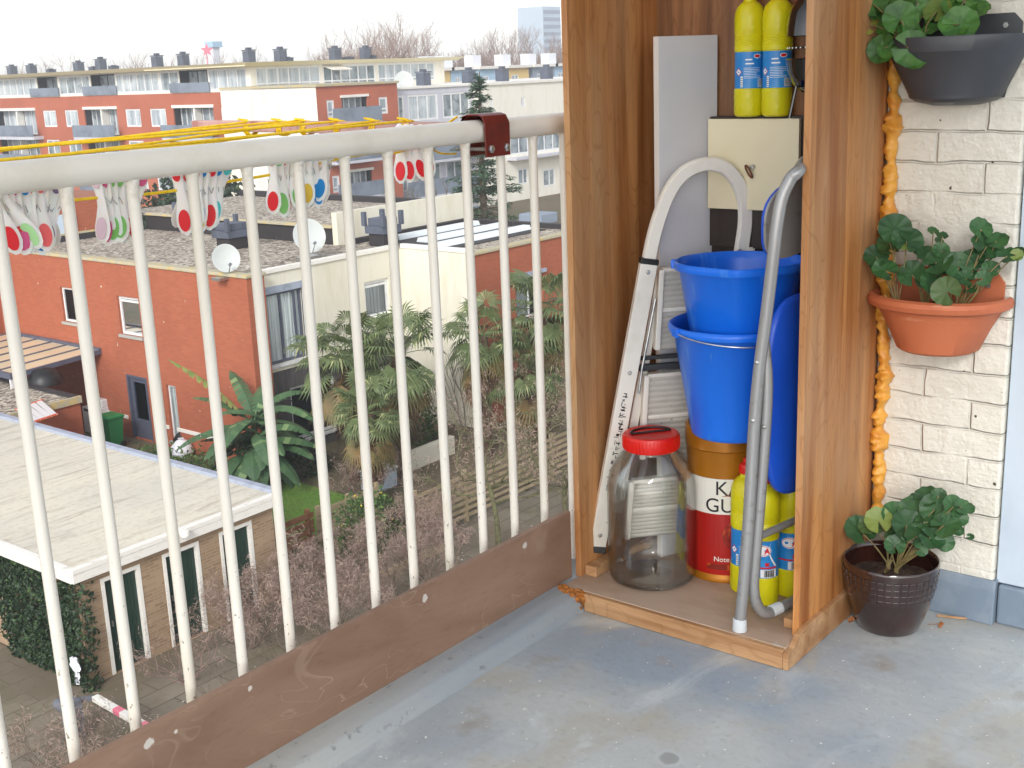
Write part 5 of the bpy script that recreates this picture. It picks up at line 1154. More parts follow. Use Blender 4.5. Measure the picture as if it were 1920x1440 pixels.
def wheelie(p_):
    t = thing('wheelie_bin', 'green wheelie bin beside the grey door of the orange brick house', 'bin', p_); X, Y = p_.x, p_.y
    b = MB(); b.loft([[(X-s, Y-s*1.1, z), (X+s, Y-s*1.1, z), (X+s, Y+s*1.1, z), (X-s, Y+s*1.1, z)] for s, z in ((.21, G+.08), (.27, G+.92), (.29, G+.93), (.29, G+.97))]); b.build('body', m_green, t, bevel=.02)
    b = MB(); b.loft([[(X-s, Y-s*1.1, z), (X+s, Y-s*1.1, z), (X+s, Y+s*1.1, z), (X-s, Y+s*1.1, z)] for s, z in ((.31, G+.975), (.31, G+1.02), (.22, G+1.07))]); b.build('lid', m_green, t, bevel=.02)
    for s in (-1, 1): b = MB(); b.cyl((X+.2, Y+s*.2, G+.1), (X+.2, Y+s*.26, G+.1), .1, n=14); b.build('wheel', m_black, t, True)
wheelie(p_)
q = gnd(203, 818)+Vector((.35, .75, 0)); t = thing('white_appliance', 'old white kitchen appliance standing behind the green bin', 'appliance', q)
b = MB(); b.box(q.x-.45, q.x+.3, q.y-.4, q.y+.4, G, G+.85); b.build('cabinet', m_appl, t, bevel=.02); b = MB(); b.box(q.x-.2, q.x+.3, q.y-.38, q.y+.38, G+.852, G+1.1); b.build('back_panel', m_appl, t, bevel=.02); b = MB(); b.box(q.x-.454, q.x-.449, q.y-.3, q.y+.3, G+.72, G+.80); b.build('control_strip', m_dkgrey, t)
q2 = q+Vector((.35, 1.3, 0)); t = thing('dustbin', 'dark grey round dustbin behind the white appliance', 'dustbin', q2)
b = MB(); b.lathe([(0, .02), (.24, 0), (.30, .75), (.33, .77), (.33, .8)], q2, 20); b.build('body', m_grey, t, True); b = MB(); b.lathe([(.33, .802), (.34, .83), (.2, .9), (0, .92)], q2, 20); b.build('lid', m_dkgrey, t, True)
q3 = q2+Vector((.2, 1.2, 0)); t = thing('timber_planter', 'grey timber planter box against the orange brick wall under the canopy', 'planter', q3)
b = MB(); b.box(q3.x-1.2, q3.x+.25, q3.y-.4, q3.y+.6, G, G+.9); b.build('box', m_fence, t, bevel=.02); b = MB(); b.box(q3.x-1.1, q3.x+.15, q3.y-.3, q3.y+.5, G+.86, G+.93); b.build('soil', m_soil, t)
t = gnd(335, 862); b = MB(); rs = random.Random(3)
def sack(p_, r, h, m, label, cat, seed):
    b = MB(); rs = random.Random(seed); b.loft([[(p_.x+r*k*math.cos(a)*(1+rs.uniform(-.15, .15)), p_.y+r*k*math.sin(a)*(1+rs.uniform(-.15, .15)), G+.002+h*z) for a in [2*math.pi*j/12 for j in range(12)]] for z, k in ((0, .8), (.25, 1), (.6, .9), (.85, .5), (.95, .2), (1, .3))])
    return tag(b.build('sack', m, None, True), label, cat)
sack(t+Vector((.3, .2, 0)), .34, .55, m_hang, 'white plastic sack beside the narrow window of the brick wall', 'sack', 1); sack(t+Vector((.75, .75, 0)), .3, .6, m_black, 'black rubbish sack behind the white sack by the brick wall', 'sack', 2); 
q4 = zat(85, 727, zS)+Vector((.3, .5, 0)); b = MB(); b.lathe([(0, .5), (.3, .42), (.5, .2), (.52, 0), (0, 0)], q4, 16); tag(b.build('barbecue_cover', m_black, None, True), 'domed black cover standing on the shed roof below the canopy', 'cover')
q5 = zat(82, 783, zS-.5); t = thing('plastic_tub', 'bright blue plastic tub beside the low brick shed', 'tub', (q5.x, q5.y-.3, q5.z-.4)); b = MB(); b.lathe([(0, .02), (.2, 0), (.28, .5), (.31, .52), (.3, .55), (.27, .52), (.2, .05)], (q5.x, q5.y-.3, q5.z-.3), 20); b.build('tub_body', m_blue, t, True)
b = MB(); b.lathe([(.312, .50), (.318, .515), (.312, .53)], (q5.x, q5.y-.3, q5.z-.3), 20); b.build('tub_rim', m_blue, t, True)
t = thing('old_stepladder', 'orange and white stepladder lying on the shed roof', 'ladder', zat(60, 765, zS))
l0, l1, l2, l3 = zat(30, 768, zS+.1), zat(80, 750, zS+.12), zat(66, 790, zS+.1), zat(108, 776, zS+.12)
b = MB(); b.bar(l0, l1, .05, .05); b.build('stile', m_orange, t); b = MB(); b.bar(l2, l3, .05, .05); b.build('stile', m_orange, t)
for f_ in (.1, .35, .6, .85): b = MB(); b.bar(l0.lerp(l1, f_), l2.lerp(l3, f_), .16, .03); b.build('rung', m_appl, t)
b = MB(); leafmass(b, random.Random(9), 2600, lambda r_: (lambda x, y: (x, y, G+r_.random()**.7*(.25+.3*max(0, mn.noise((x*1.5, y*1.5, 2))+.4))))(r_.uniform(16.0, 20.8), r_.uniform(26.4, 30.6)), .11); tag(b.build('ground_cover', m_bush), kind='stuff')

# ================================================================ fences
def slat_fence(label, x0, x1, y, top, n, mat, gap=.04, post=1.8, name='slat_fence'):
    t = thing(name, label, 'fence', ((x0+x1)/2, y, G)); h = (top-G-.1)/n; rs = random.Random(int(x0*10))
    b = MB()
    for i in range(n):
        xa = x0
        while xa < x1: xb = min(x1, xa+post); z = G+.1+i*h+rs.uniform(-.012, .012); b.box(xa+.01, xb-.01, y-.055+rs.uniform(0, .01), y-.03, z+gap*.5, z+h-gap*.5); xa = xb
    b.build('slats', mat, t)
    xa = x0
    while xa <= x1+.01: b = MB(); b.box(xa-.05, xa+.05, y-.028, y+.06, G, top+.06); b.build('post', mat, t); xa += post
slat_fence('low rusty brown board fence beside the garage and the lawn', 15.75, 18.1, 20.92, -8.75, 4, m_fenceo, post=1.1)
slat_fence('low weathered board fence continuing behind the yellow flowering shrub', 18.25, 20.3, 20.88, -8.75, 4, m_fence, post=1.0)
slat_fence('long grey brown slatted fence in front of the palms', 19.4, 29.5, 18.75, -8.30, 7, m_fence, .085, 1.8)
b = MB(); b.bar((16.2, 18.2, G+.08), (19.6, 18.0, G+.08), .09, .16); tag(b.build('timber_edging', m_fence, None, bevel=.01), 'timber edging board lying along the planting bed', 'edging')
b = MB(); b.box(23.0, 25.2, 22.6, 22.8, G, G+.55); tag(b.build('garden_wall', m_crw, None, bevel=.02), 'low pale garden wall between the palms', 'wall')
cb_ = gnd(722, 930)+Vector((.4, .6, 0)); t = thing('storage_box', 'blue and white box standing under the palms', 'box', cb_); b = MB(); b.box(cb_.x-.4, cb_.x+.4, cb_.y-.3, cb_.y+.3, G, G+.5); b.build('box_body', m_hazeb, t, bevel=.02); b = MB(); b.box(cb_.x-.44, cb_.x+.44, cb_.y-.34, cb_.y+.34, G+.503, G+.58); b.build('lid', m_appl, t, bevel=.02)

# ================================================================ planting
def palm(base, zc, Rl, label, seed, n=34, dead=14, lean=(0, 0)):
    rs = random.Random(seed); t = thing('fan_palm', label, 'palm', base, 'fan palms behind the slatted fence'); top = Vector((base.x+lean[0], base.y+lean[1], zc))
    b = MB(); K = 9; pts = [Vector(base).lerp(top, i/K) for i in range(K+1)]; b.tube(pts, [.15-.02*i/K+.03*(i > 4)+rs.uniform(-.01, .02) for i in range(K+1)], 10)
    for i in range(170):
        f_ = rs.random(); a = rs.random()*6.3; c = Vector(base).lerp(top, .25+.75*f_); d = Vector((math.cos(a), math.sin(a), 0)); r_ = .15+.04*f_
        b.add([c+d*r_+Vector((0, 0, .08)), c+d*(r_+.02)+Vector((-d.y, d.x, 0))*.02, c+d*(r_+.05+.06*rs.random())+Vector((0, 0, -.16))], [(0, 1, 2)])
    b.build('trunk', m_ptrunk, t)
    def frond(b, a, el, L, r, droop, zo=0):
        d0 = Vector((math.cos(a)*math.cos(el), math.sin(a)*math.cos(el), math.sin(el))); p = Vector(top); p = p+Vector((0, 0, -zo)); P_ = [p.copy()]
        d = d0.copy()
        for k in range(5): d = (d+Vector((0, 0, -droop*.12))).normalized(); p = p+d*(L/5); P_.append(p.copy())
        b.tube(P_, [.014, .012, .011, .010, .009, .008], 4)
        sd = d.cross(Vector((0, 0, 1)));  sd = sd.normalized() if sd.length > .01 else Vector((1, 0, 0)); nr = sd.cross(d)
        N = 22
        for k in range(N):
            th = R(-128+256*k/(N-1)); dv = d*math.cos(th)+sd*math.sin(th); ln = r*(1-.22*abs(th)/2.3)*rs.uniform(.88, 1.06); sw = .0175*r/.5
            pv = dv.cross(nr).normalized()*sw*1.25; fold = nr*.25*sw
            m1 = p+dv*ln*.55+nr*(.05*r); sag = -droop*.16*ln-(.22 if rs.random() < .4 else .05)*ln
            e = p+dv*ln*.97+Vector((0, 0, sag)); q0 = p+dv*.03
            b.add([q0, m1+pv+fold, m1-pv-fold, e], [(0, 2, 3, 1)])
    for nm, m_, cnt, (e0, e1), (L0, L1), dr in (('crown', m_palm, n, (-.25, 1.35), (.5, .85), (.6, 1.4)), ('old_fronds', m_palmo, dead, (-.85, -.2), (.5, .75), (.8, 1.4)), ('dead_fronds', m_palmd, dead, (-1.45, -1.0), (.35, .7), (.6, 1.2))):
        b = MB()
        for i in range(cnt): frond(b, 2.4*i+rs.uniform(-.3, .3), rs.uniform(e0, e1), rs.uniform(L0, L1)*Rl, rs.uniform(.42, .56)*Rl, rs.uniform(*dr), 0 if nm == 'crown' else rs.uniform(.05, .75 if nm == 'old_fronds' else 1.1)*min(1, (zc-base.z)/3))
        b.build(nm, m_, t)
    return t
def pb_(x, y, Y):                                # foot of a plant on the sight column at court depth Y
    v = ray(x, y); return Vector((v.x/v.y*Y, Y, G))
for (px, py, Y, label, seed, s) in ((648, 668, 23.4, 'taller fan palm in front of the big curtained window', 1, 1.42), (745, 668, 22.5, 'tall fan palm below the small curtained window', 2, 1.42), (905, 630, 21.8, 'slim fan palm in front of the cream side wing', 3, 1.25), (1018, 585, 21.2, 'tallest fan palm at the right by the orange brick house', 4, 1.4)):
    base = pb_(px, py, Y); z = up_to(base, px, py); palm(base, z, s, label, seed, n=34 if seed != 3 else 28, dead=18 if seed != 3 else 12)
b_ = gnd(700, 962); b = MB(); b.tube([b_, b_+Vector((0, 0, .5)), b_+Vector((.02, 0, .95))], [.16, .15, .13], 10); tag(b.build('palm_stump', m_ptrunk, None, True), 'bare brown palm stump in front of the palms', 'stump')
# second small palms low down
for (px, py, Y, label, seed, s) in ((690, 775, 21.4, 'low green fan palm in front of the tall palm pair', 7, 1.05), (990, 690, 21.0, 'dark low fan palm at the right near the cupboard edge', 8, 1.3)):
    base = pb_(px, py, Y); palm(base, up_to(base, px, py), s, label, seed, n=30, dead=14)
# banana plant
def banana(base):
    rs = random.Random(5); t = thing('banana_plant', 'big leaved banana plant in front of the orange brick wall', 'plant', base); b = MB(); lf = MB(); ye = MB()
    for (dx, dy, h, r_) in ((0, 0, 1.9, .13), (.35, -.25, 1.3, .10), (-.3, .2, 1.5, .1), (.15, .4, .9, .09)):
        p = base+Vector((dx, dy, 0)); b.tube([p, p+Vector((dx*.2, dy*.2, h*.5)), p+Vector((dx*.4, dy*.4, h))], [r_, r_*.85, r_*.55], 10)
    b.build('stems', m_moss, t, True)
    def leaf(mb, st, a, el, L, W, droop, tear=.2):
        d = Vector((math.cos(a)*math.cos(el), math.sin(a)*math.cos(el), math.sin(el))); p = Vector(st); N = 14; C_ = []
        for k in range(N+1): C_.append((p.copy(), d.copy())); d = (d+Vector((0, 0, -droop/N))).normalized(); p = p+d*L/N
        for k in range(N):
            (p0, d0), (p1, d1) = C_[k], C_[k+1]; f0, f1 = k/N, (k+1)/N
            if f0 < .14: mb.bar(p0, p1, .035, .035); continue
            wf = lambda f: W*math.sin(math.pi*min(1, max(0, (f-.10)/.9)))**.55*(1-.25*f)
            for s in (-1, 1):
                s0 = d0.cross(Vector((0, 0, 1))).normalized()*s; up0 = s0.cross(d0)*s; cut = rs.uniform(0, tear)*L/N
                w0, w1 = wf(f0), wf(f1); q0 = p0+s0*w0+Vector((0, 0, -.35*w0)); q1 = p1-d1*cut+s0*w1*rs.uniform(.9, 1.05)+Vector((0, 0, -.35*w1-rs.uniform(0, tear*.3)*w1))
                mb.add([p0, p1, q1, q0], [(0, 1, 2, 3)])
    for i in range(46):
        st = base+Vector((rs.uniform(-.3, .35), rs.uniform(-.3, .3), rs.uniform(.8, 2.0))); leaf(lf, st, 2.4*i+rs.uniform(-.3, .3), rs.uniform(.05, 1.1), rs.uniform(1.3, 2.3), rs.uniform(.22, .33), rs.uniform(1.1, 2.2))
    leaf(ye, base+Vector((.1, .1, 1.7)), 2.25, 1.0, 3.0, .30, .7, .6)
    lf.build('leaves', m_ban, t); ye.build('torn_leaf', m_bany, t)
banana(Vector((20.0, 25.2, G)))

def twigs(b, rs, p, d, L, r, depth, spread=.5, up=.12, seg=3, tips=None, gnarl=.18, nch=(2, 3), shrink=.72):
    P_ = [Vector(p)]; dd = Vector(d)
    for k in range(seg): dd = (dd+Vector((rs.gauss(0, gnarl), rs.gauss(0, gnarl), rs.gauss(up*.6, gnarl*.7)))).normalized(); P_.append(P_[-1]+dd*(L/seg))
    b.tube(P_, [r*(1-.35*i/seg) for i in range(seg+1)], 5 if depth > 2 else 3, caps=False)
    if depth <= 0:
        if tips is not None: tips.append((P_[-1], dd)); tips.append((P_[-2], dd))
        return
    for c in range(rs.randint(*nch)):
        nd = (dd+Vector((rs.gauss(0, spread), rs.gauss(0, spread), rs.gauss(up, spread*.6)))).normalized(); st = P_[-1] if c == 0 else P_[rs.randint(1, seg)]
        twigs(b, rs, st, nd, L*rs.uniform(shrink-.14, shrink+.1), r*.62, depth-1, spread, up, seg, tips, gnarl, nch, shrink)
def bare_shrub(base, L, label, seed, stems=7, depth=4, r=.022, lean=.8, bud=True, name='bare_shrub', cat='shrub', mat=None, group=None, up=.1, budn=3, bsize=.04, spread=.5):
    rs = random.Random(seed); t = thing(name, label, cat, base, group); b = MB(); tips = []
    for i in range(stems):
        a = 6.28*i/stems+rs.uniform(-.3, .3); d = Vector((math.cos(a)*lean, math.sin(a)*lean, 1)).normalized()
        twigs(b, rs, Vector(base)+Vector((.08*math.cos(a), .08*math.sin(a), 0)), d, L, r, depth, spread, up, 3, tips)
    b.build('branches', mat or m_twig, t)
    if bud:
        b = MB()
        for (p, d) in tips:
            for k in range(budn):
                q = p+Vector((rs.gauss(0, .05), rs.gauss(0, .05), rs.gauss(0, .05))); e = Vector((rs.gauss(0, 1), rs.gauss(0, 1), rs.gauss(0, 1))).normalized()*bsize*rs.uniform(.6, 2.0); f_ = e.cross(Vector((rs.gauss(0, 1), rs.gauss(0, 1), rs.gauss(0, 1)))).normalized()*.006
                b.add([q-e, q+f_, q+e, q-f_], [(0, 1, 2, 3)])
        b.build('seed_heads', m_bud, t)
    return t
SH = 'bare twiggy shrubs along the path'
bare_shrub(Vector((12.0, 17.75, G)), .52, 'low bare shrub in front of the left green garage door', 21, 6, 4, .014, 1.0, group=SH, budn=1)
bare_shrub(Vector((13.6, 17.9, G)), .60, 'bare pinkish shrub in front of the middle green garage door', 22, 8, 5, .015, .9, group=SH)
bare_shrub(Vector((15.2, 17.9, G)), .66, 'bare pinkish shrub hiding the foot of the right green garage door', 23, 9, 5, .016, .9, group=SH)
bare_shrub(Vector((16.7, 18.3, G)), .60, 'bare pinkish shrub at the garage end of the rusty fence', 24, 9, 5, .016, .9, group=SH)
bare_shrub(Vector((11.3, 14.9, G)), .75, 'dark bare shrub near the left foot of the railing, below the barrier arm', 25, 9, 5, .017, .9, False, group=SH, mat=m_bark)
bare_shrub(Vector((8.6, 16.2, G)), .55, 'low dark tangle of bare twigs beside the barrier post', 26, 14, 5, .012, 1.2, group=SH, mat=m_bark, budn=1)
bare_shrub(Vector((13.4, 15.3, G)), .80, 'spreading dark bare shrub nearest the railing board', 27, 8, 5, .019, .9, False, group=SH, mat=m_bark)
bare_shrub(Vector((16.2, 15.9, G)), .72, 'dark bare shrub over the path, left of the mossy tree', 28, 8, 5, .018, .8, False, group=SH, mat=m_bark)
bare_shrub(Vector((19.4, 18.6, G)), .55, 'bare pinkish shrub right of the yellow flowering shrub', 29, 8, 5, .015, .8, group=SH)
bare_shrub(pb_(700, 950, 21.6), .62, 'pale bare shrub below the tall fan palm', 31, 9, 4, .014, .7, group=SH)
bare_shrub(Vector((14.8, 16.4, G)), .62, 'bare shrub in the middle of the path bed under the third railing gap', 36, 9, 5, .014, 1.0, group=SH)
bare_shrub(Vector((18.0, 17.2, G)), .62, 'bare shrub between the timber edging and the path', 37, 9, 5, .014, .9, group=SH)
# mossy small trees with wide twiggy crowns
def small_tree(base, h, L, label, seed, depth=5, lean=Vector((0, 0, 1))):
    rs = random.Random(seed); t = thing('bare_tree', label, 'tree', base, 'small bare trees beside the slatted fence'); b = MB(); top = base+lean*h; mid = base+lean*h*.5+Vector((rs.uniform(-.2, .2), rs.uniform(-.2, .2), 0))
    pts = spline([base, mid, top], 6); b.tube(pts, [.075-.03*i/12 for i in range(len(pts))], 8); b.build('trunk', m_moss, t, True); b = MB(); tips = []
    for i in range(6):
        a = 6.28*i/6+rs.uniform(-.3, .3); twigs(b, rs, top-lean*rs.uniform(0, .5), Vector((math.cos(a), math.sin(a), rs.uniform(.1, .5))).normalized(), L, .035, depth, .48, .05, 3, tips, .2)
    b.build('branches', m_moss, t); b = MB()
    for (p, d) in tips:
        for k in range(2):
            q = p+Vector((rs.gauss(0, .08), rs.gauss(0, .08), rs.gauss(.02, .06))); e = Vector((rs.gauss(0, 1), rs.gauss(0, 1), rs.gauss(0, 1))).normalized()*.06*rs.uniform(.6, 1.3); f_ = e.cross(Vector((rs.gauss(0, 1), rs.gauss(0, 1), rs.gauss(0, 1)))).normalized()*.007
            b.add([q-e, q+f_, q+e, q-f_], [(0, 1, 2, 3)])
    b.build('seed_heads', m_bud, t)
small_tree(gnd(935, 1030), 1.55, .86, 'small bare tree with a curving mossy trunk in front of the slatted fence', 41, lean=Vector((.0, .12, 1)))
small_tree(Vector((23.8, 18.9, G)), 1.7, .92, 'small bare tree with pinkish twigs behind the slatted fence', 42)
small_tree(Vector((27.2, 19.2, G)), 1.8, .95, 'small bare tree at the right end of the slatted fence', 43)
small_tree(Vector((22.2, 16.4, G)), 1.5, .8, 'small bare tree on the path beside the cupboard edge', 44, 4)
# flowering evergreen shrub
def bush(name, base, rx, ry, h, label, mat, n, size, seed, flowers=0, cat='shrub', group=None):
    rs = random.Random(seed); t = thing(name, label, cat, base, group)
    def pos(r_):
        while True:
            a, e = r_.random()*6.28, math.asin(r_.uniform(-.2, 1)); k = r_.uniform(.55, 1)**.5*(1+.30*mn.noise((math.cos(a)*2+seed, math.sin(a)*2, e*2))+.14*mn.noise((math.cos(a)*6, math.sin(a)*6+seed, e*6)))
            p = Vector((base.x+rx*k*math.cos(a)*math.cos(e), base.y+ry*k*math.sin(a)*math.cos(e), base.z+max(.03, h*.15+h*.85*k*math.sin(e))))
            if mn.noise(p*(2.2/max(.6, rx))) > -.28: return p
    b = MB(); leafmass(b, rs, n, pos, size); b.build('foliage', mat, t)
    b = MB()
    for i in range(7): a = rs.random()*6.28; b.tube([base, Vector(base)+Vector((rx*.35*math.cos(a), ry*.35*math.sin(a), h*.5)), Vector(base)+Vector((rx*.6*math.cos(a), ry*.6*math.sin(a), h*.85))], [.03*h, .02*h, .008*h], 5)
    b.build('stems', m_bark, t)
    if flowers: b = MB(); leafmass(b, rs, flowers, pos, size*.7); b.build('flowers', m_ygflow, t)
    return t
bush('flowering_shrub', Vector((18.6, 19.5, G)), 1.15, .85, 1.35, 'green shrub dotted with yellow flowers beside the low fence', m_bush, 2600, .085, 51, 80)
bush('evergreen_shrub', Vector((21.6, 25.2, G)), .9, .7, 1.0, 'dark green shrub at the foot of the cream wall', m_dkbush, 1200, .10, 52)
bush('evergreen_shrub', Vector((25.6, 24.6, G)), .8, .7, 1.5, 'green shrub in the corner of the cream wing', m_bush, 1200, .10, 53)
bare_shrub(pb_(865, 700, 24.2), 1.15, 'tall thin bare saplings in front of the cream wing', 33, 4, 2, .02, .16, False, mat=m_bark, spread=.2, up=.5)
bush('ivy_clad_tree', Vector((41.0, 54.5, G)), 3.6, 3.0, 6.2, 'dark ivy clad tree behind the gravel roofs, left of the balconies', m_dkbush, 5200, .34, 54, cat='tree')
bush('ivy_clad_tree', Vector((36.5, 52, G)), 2.4, 2.4, 5.3, 'smaller dark green tree beside the ivy clad tree', m_dkbush, 3000, .32, 55, cat='tree')
bush('hedge', Vector((46, 50, G)), 3.4, 1.2, 2.4, 'clipped green hedge in front of the balcony block', m_bush, 2500, .26, 56, cat='hedge')
bush('hedge', Vector((53, 46, G)), 5, 1.2, 2.2, 'green hedge at the foot of the white apartment building', m_bush, 2500, .26, 57, cat='hedge')
bare_shrub(pb_(775, 430, 44), 2.1, 'bare thin tree between the balcony block and the conifer', 34, 5, 4, .07, .28, False, mat=m_bark, name='bare_tree', cat='tree', spread=.42, up=.25)
# conifer
def conifer(base, h, label, seed):
    rs = random.Random(seed); t = thing('conifer', label, 'tree', base); b = MB(); b.tube([base, base+Vector((0, 0, h*.6)), base+Vector((.1, 0, h))], [.24, .13, .02], 8); nb = MB()
    z = .9; a = 0
    while z < h-.15:
        f_ = z/h; Lm = (3.3*(1-f_)**.8+.10)*rs.uniform(.65, 1.12)
        for k in range(rs.randint(3, 5)):
            a += 2.4+rs.uniform(-.3, .3); L = Lm*rs.uniform(.6, 1.1); d = Vector((math.cos(a), math.sin(a), rs.uniform(-.02, .22))); p0 = base+Vector((0, 0, z+rs.uniform(-.1, .1))); P_ = [p0+d*L*s+Vector((0, 0, -.16*L*s*s)) for s in (0, .35, .7, 1)]
            b.tube(P_, [.03, .022, .014, .006], 4)
            for q in range(int(26+60*L)):
                s = rs.uniform(.12, 1.02); c = P_[0].lerp(P_[3], s)+Vector((0, 0, .12*L*math.sin(math.pi*s)*.3)); sd = Vector((-d.y, d.x, 0)); off = rs.uniform(-1, 1)*.30*L*(1.1-s)**.7
                c = c+sd*off+Vector((rs.gauss(0, .04), rs.gauss(0, .04), rs.uniform(-.16, .05)-.12*abs(off))); ln = rs.uniform(.10, .22); e = (d*.6+sd*(.9 if off > 0 else -.9)*rs.random()+Vector((0, 0, rs.uniform(-.5, .15)))).normalized()*ln; w_ = e.cross(Vector((rs.gauss(0, .4), rs.gauss(0, .4), 1))).normalized()*.035
                nb.add([c-e*.4, c+w_, c+e, c-w_], [(0, 1, 2, 3)])
        z += rs.uniform(.24, .5)*(1.15-.5*f_)
    b.build('trunk', m_bark, t, True); nb.build('needles', m_conif, t)
cbase = pb_(903, 300, 33.5); conifer(cbase, up_to(cbase, 893, 135)-G, 'tall loose conifer with drooping tiers in front of the white building', 61)

# ================================================================ far apartment buildings
D, YC_, YR = 62.0, 74.5, 64.0
def H(face, c, L): return [hole(face, c, *q) for q in L]
Z1 = lambda x, y: (x/3.5556, 60+y/3.5556)
def hz(face, c, f, x0, y0, x1, y1): a, b_ = f(x0, y0), f(x1, y1); return hole(face, c, a[0], a[1], b_[0], b_[1])
ap = thing('apartment_building', 'long orange brick apartment building with a glazed beige roofed top floor', 'apartment building', (D+6, 95, G))
yr, yl = on(470, 140, 0, D).y, on(-140, 170, 0, D).y
zb = on(470, 171, 0, D).z; zt = on(470, 124, 0, D).z; zr = on(470, 112, 0, D).z
wins = [hz('x', D, Z1, *q) for q in ((285, 535, 385, 645), (430, 530, 530, 642), (832, 512, 945, 634), (996, 508, 1115, 630), (1468, 488, 1615, 608))]
logs = [hz('x', D, Z1, *q) for q in ((-30, 520, 252, 668), (555, 500, 797, 690), (1148, 474, 1438, 690))]
wz = (sum(h[2] for h in wins)/5, sum(h[3] for h in wins)/5); wins = [(h[0], h[1], wz[0], wz[1]) for h in wins]; logs = [(h[0], h[1], wz[0]-.75, wz[1]+.12) for h in logs]
for s in (1, 2): wd = logs[1][0]-logs[2][0]; wins += [(h[0]+wd*(1+s*.0)*s*1.0+18*(s-1), h[1]+wd*s+18*(s-1), h[2], h[3]) for h in wins[:0]]
period = logs[1][0]-logs[2][0]
extra_l = [(logs[0][0]+period*k, logs[0][1]+period*k, logs[0][2], logs[0][3]) for k in (1, 2)]
logs += extra_l; PIT = 2.62; holes = []; rows = []
for k in range(3):
    for h in wins: rows.append(('w', (h[0], h[1], h[2]-PIT*k, h[3]-PIT*k)))
    for h in logs: rows.append(('l', (h[0], h[1], h[2]-PIT*k, h[3]-PIT*k)))
rows = [r_ for r_ in rows if r_[1][2] > G+.2]
b = MB(); facade(b, 'x', D, yr, yl, G, zb, [r_[1] for r_ in rows], .12, 1.2); b.quad((D, yl, G), (D+12, yl, G), (D+12, yl, zb), (D, yl, zb)); b.build('wall', [m_redfar, m_dark], ap)
rs = random.Random(12)
for kind, h in rows:
    if kind == 'w': window(ap, 'x', D, h, mull=(rs.choice((.36, .5, .62)),), fw=.13, d=.05, th=.06, pane=rs.choice((m_panef, m_panec)), sill=False)
    else:
        hh = (h[0], h[1], h[2]+.02, h[3]); w_ = window(ap, 'x', D+.75, hh, mull=(.15, .28, .45, .55, .72, .86), fw=.11, d=.0, th=.08, pane=rs.choice((m_panef, m_panec)), sill=False, name='balcony_window')
        b = MB(); cu = h[0]+(h[1]-h[0])*.48; fbox(b, 'x', D, cu-.1, cu+.1, h[2], h[3], .02, .7); fbox(b, 'x', D, h[0]-.1, h[1]+.1, h[3]-.10, h[3]+.14, -.06, .1); b.build('partition', m_fascia, w_)
        b = MB(); fbox(b, 'x', D, h[0]-.9, h[1]+.5, h[2]-.35, h[2]-.05, -1.0, .0); b.build('balcony_floor', m_far_g, ap); b = MB(); fbox(b, 'x', D, h[0]-.9, h[1]+.5, h[2]-.05, h[2]+.95, -1.05, -1.0)
        bl_ = b.build('balcony_rail', m_balc, ap)
# top floor
zsill = zb+.03
tf = [(q[0], q[1]) for q in ((-60, 240), (395, 600), (775, 1062), (1072, 1195), (1395, 1648))]; lo = [(250, 385), (608, 770), (1200, 1390)]
spans = []
for kind, L in (('w', tf), ('l', lo)):
    for a, c_ in L: spans.append((kind, on(c_/3.5556, 160, 0, D).y, on(a/3.5556, 165, 0, D).y))
hs = [(a, c_, zsill+.12, zt-.1) for _, a, c_ in spans]; y_e = max(h[1] for h in hs)
for k in range(4): hs.append((y_e+.4+k*6.5, y_e+5.6+k*6.5, zsill+.12, zt-.1)); spans.append(('w' if k % 2 else 'l', 0, 0))
hs = [h for h in hs if h[1] < yl-.2]
b = MB(); facade(b, 'x', D, yr, yl, zb+.004, zt, hs, .08, 1.3); b.build('top_floor_wall', [m_far_w, m_dark], ap)
for (kind, _, _), h in zip(spans, hs):
    n = max(2, int((h[1]-h[0])/1.0)); mu = [(i+1)/n for i in range(n-1)]
    if kind == 'w': window(ap, 'x', D, h, mull=mu, fw=.12, d=.02, th=.08, pane=rs.choice((m_panec, m_panec, m_panef)), sill=False)
    else:
        window(ap, 'x', D+.9, h, mull=mu, fw=.10, d=.0, th=.08, mat=m_dkgrey, pane=m_panef, sill=False, name='terrace_window'); b = MB(); fbox(b, 'x', D, h[0]-.2, h[1]+1.2, h[2]-.1, h[2]+.65, -.14, -.08); b.build('terrace_rail', m_balc, ap)
b = MB(); b.loft([[(D-.9, yr-.6, zt), (D-1.2, yr-1.0, zt+.28), (D+12, yr-1.0, zt+.28), (D+12, yr-.6, zt)], [(D-.9, yl, zt), (D-1.2, yl, zt+.28), (D+12, yl, zt+.28), (D+12, yl, zt)]]); rf = b.build('roof', m_roofbeige, ap)
def chim(parent, p_, w_, h):
    b = MB(); b.box(p_.x-w_, p_.x+w_, p_.y-w_, p_.y+w_, p_.z, p_.z+h*.8); b.box(p_.x-w_*1.15, p_.x+w_*1.15, p_.y-w_*1.15, p_.y+w_*1.15, p_.z+h*.82, p_.z+h*.9); b.box(p_.x-w_*.5, p_.x+w_*.5, p_.y-w_*.5, p_.y+w_*.5, p_.z+h*.9, p_.z+h*1.05); b.build('chimney', m_vent, parent)
for zx, big_ in ((75, 1), (205, 1), (333, 0), (522, 1), (622, 0), (672, 1.2), (755, 0), (1050, 1.2), (1225, 1.2), (1665, 1.2)):
    p_ = on(zx/3.5556, 120, 0, D+3); chim(rf, Vector((p_.x, p_.y, zt+.281)), .36 if big_ else .34, .95*big_ if big_ else .4)
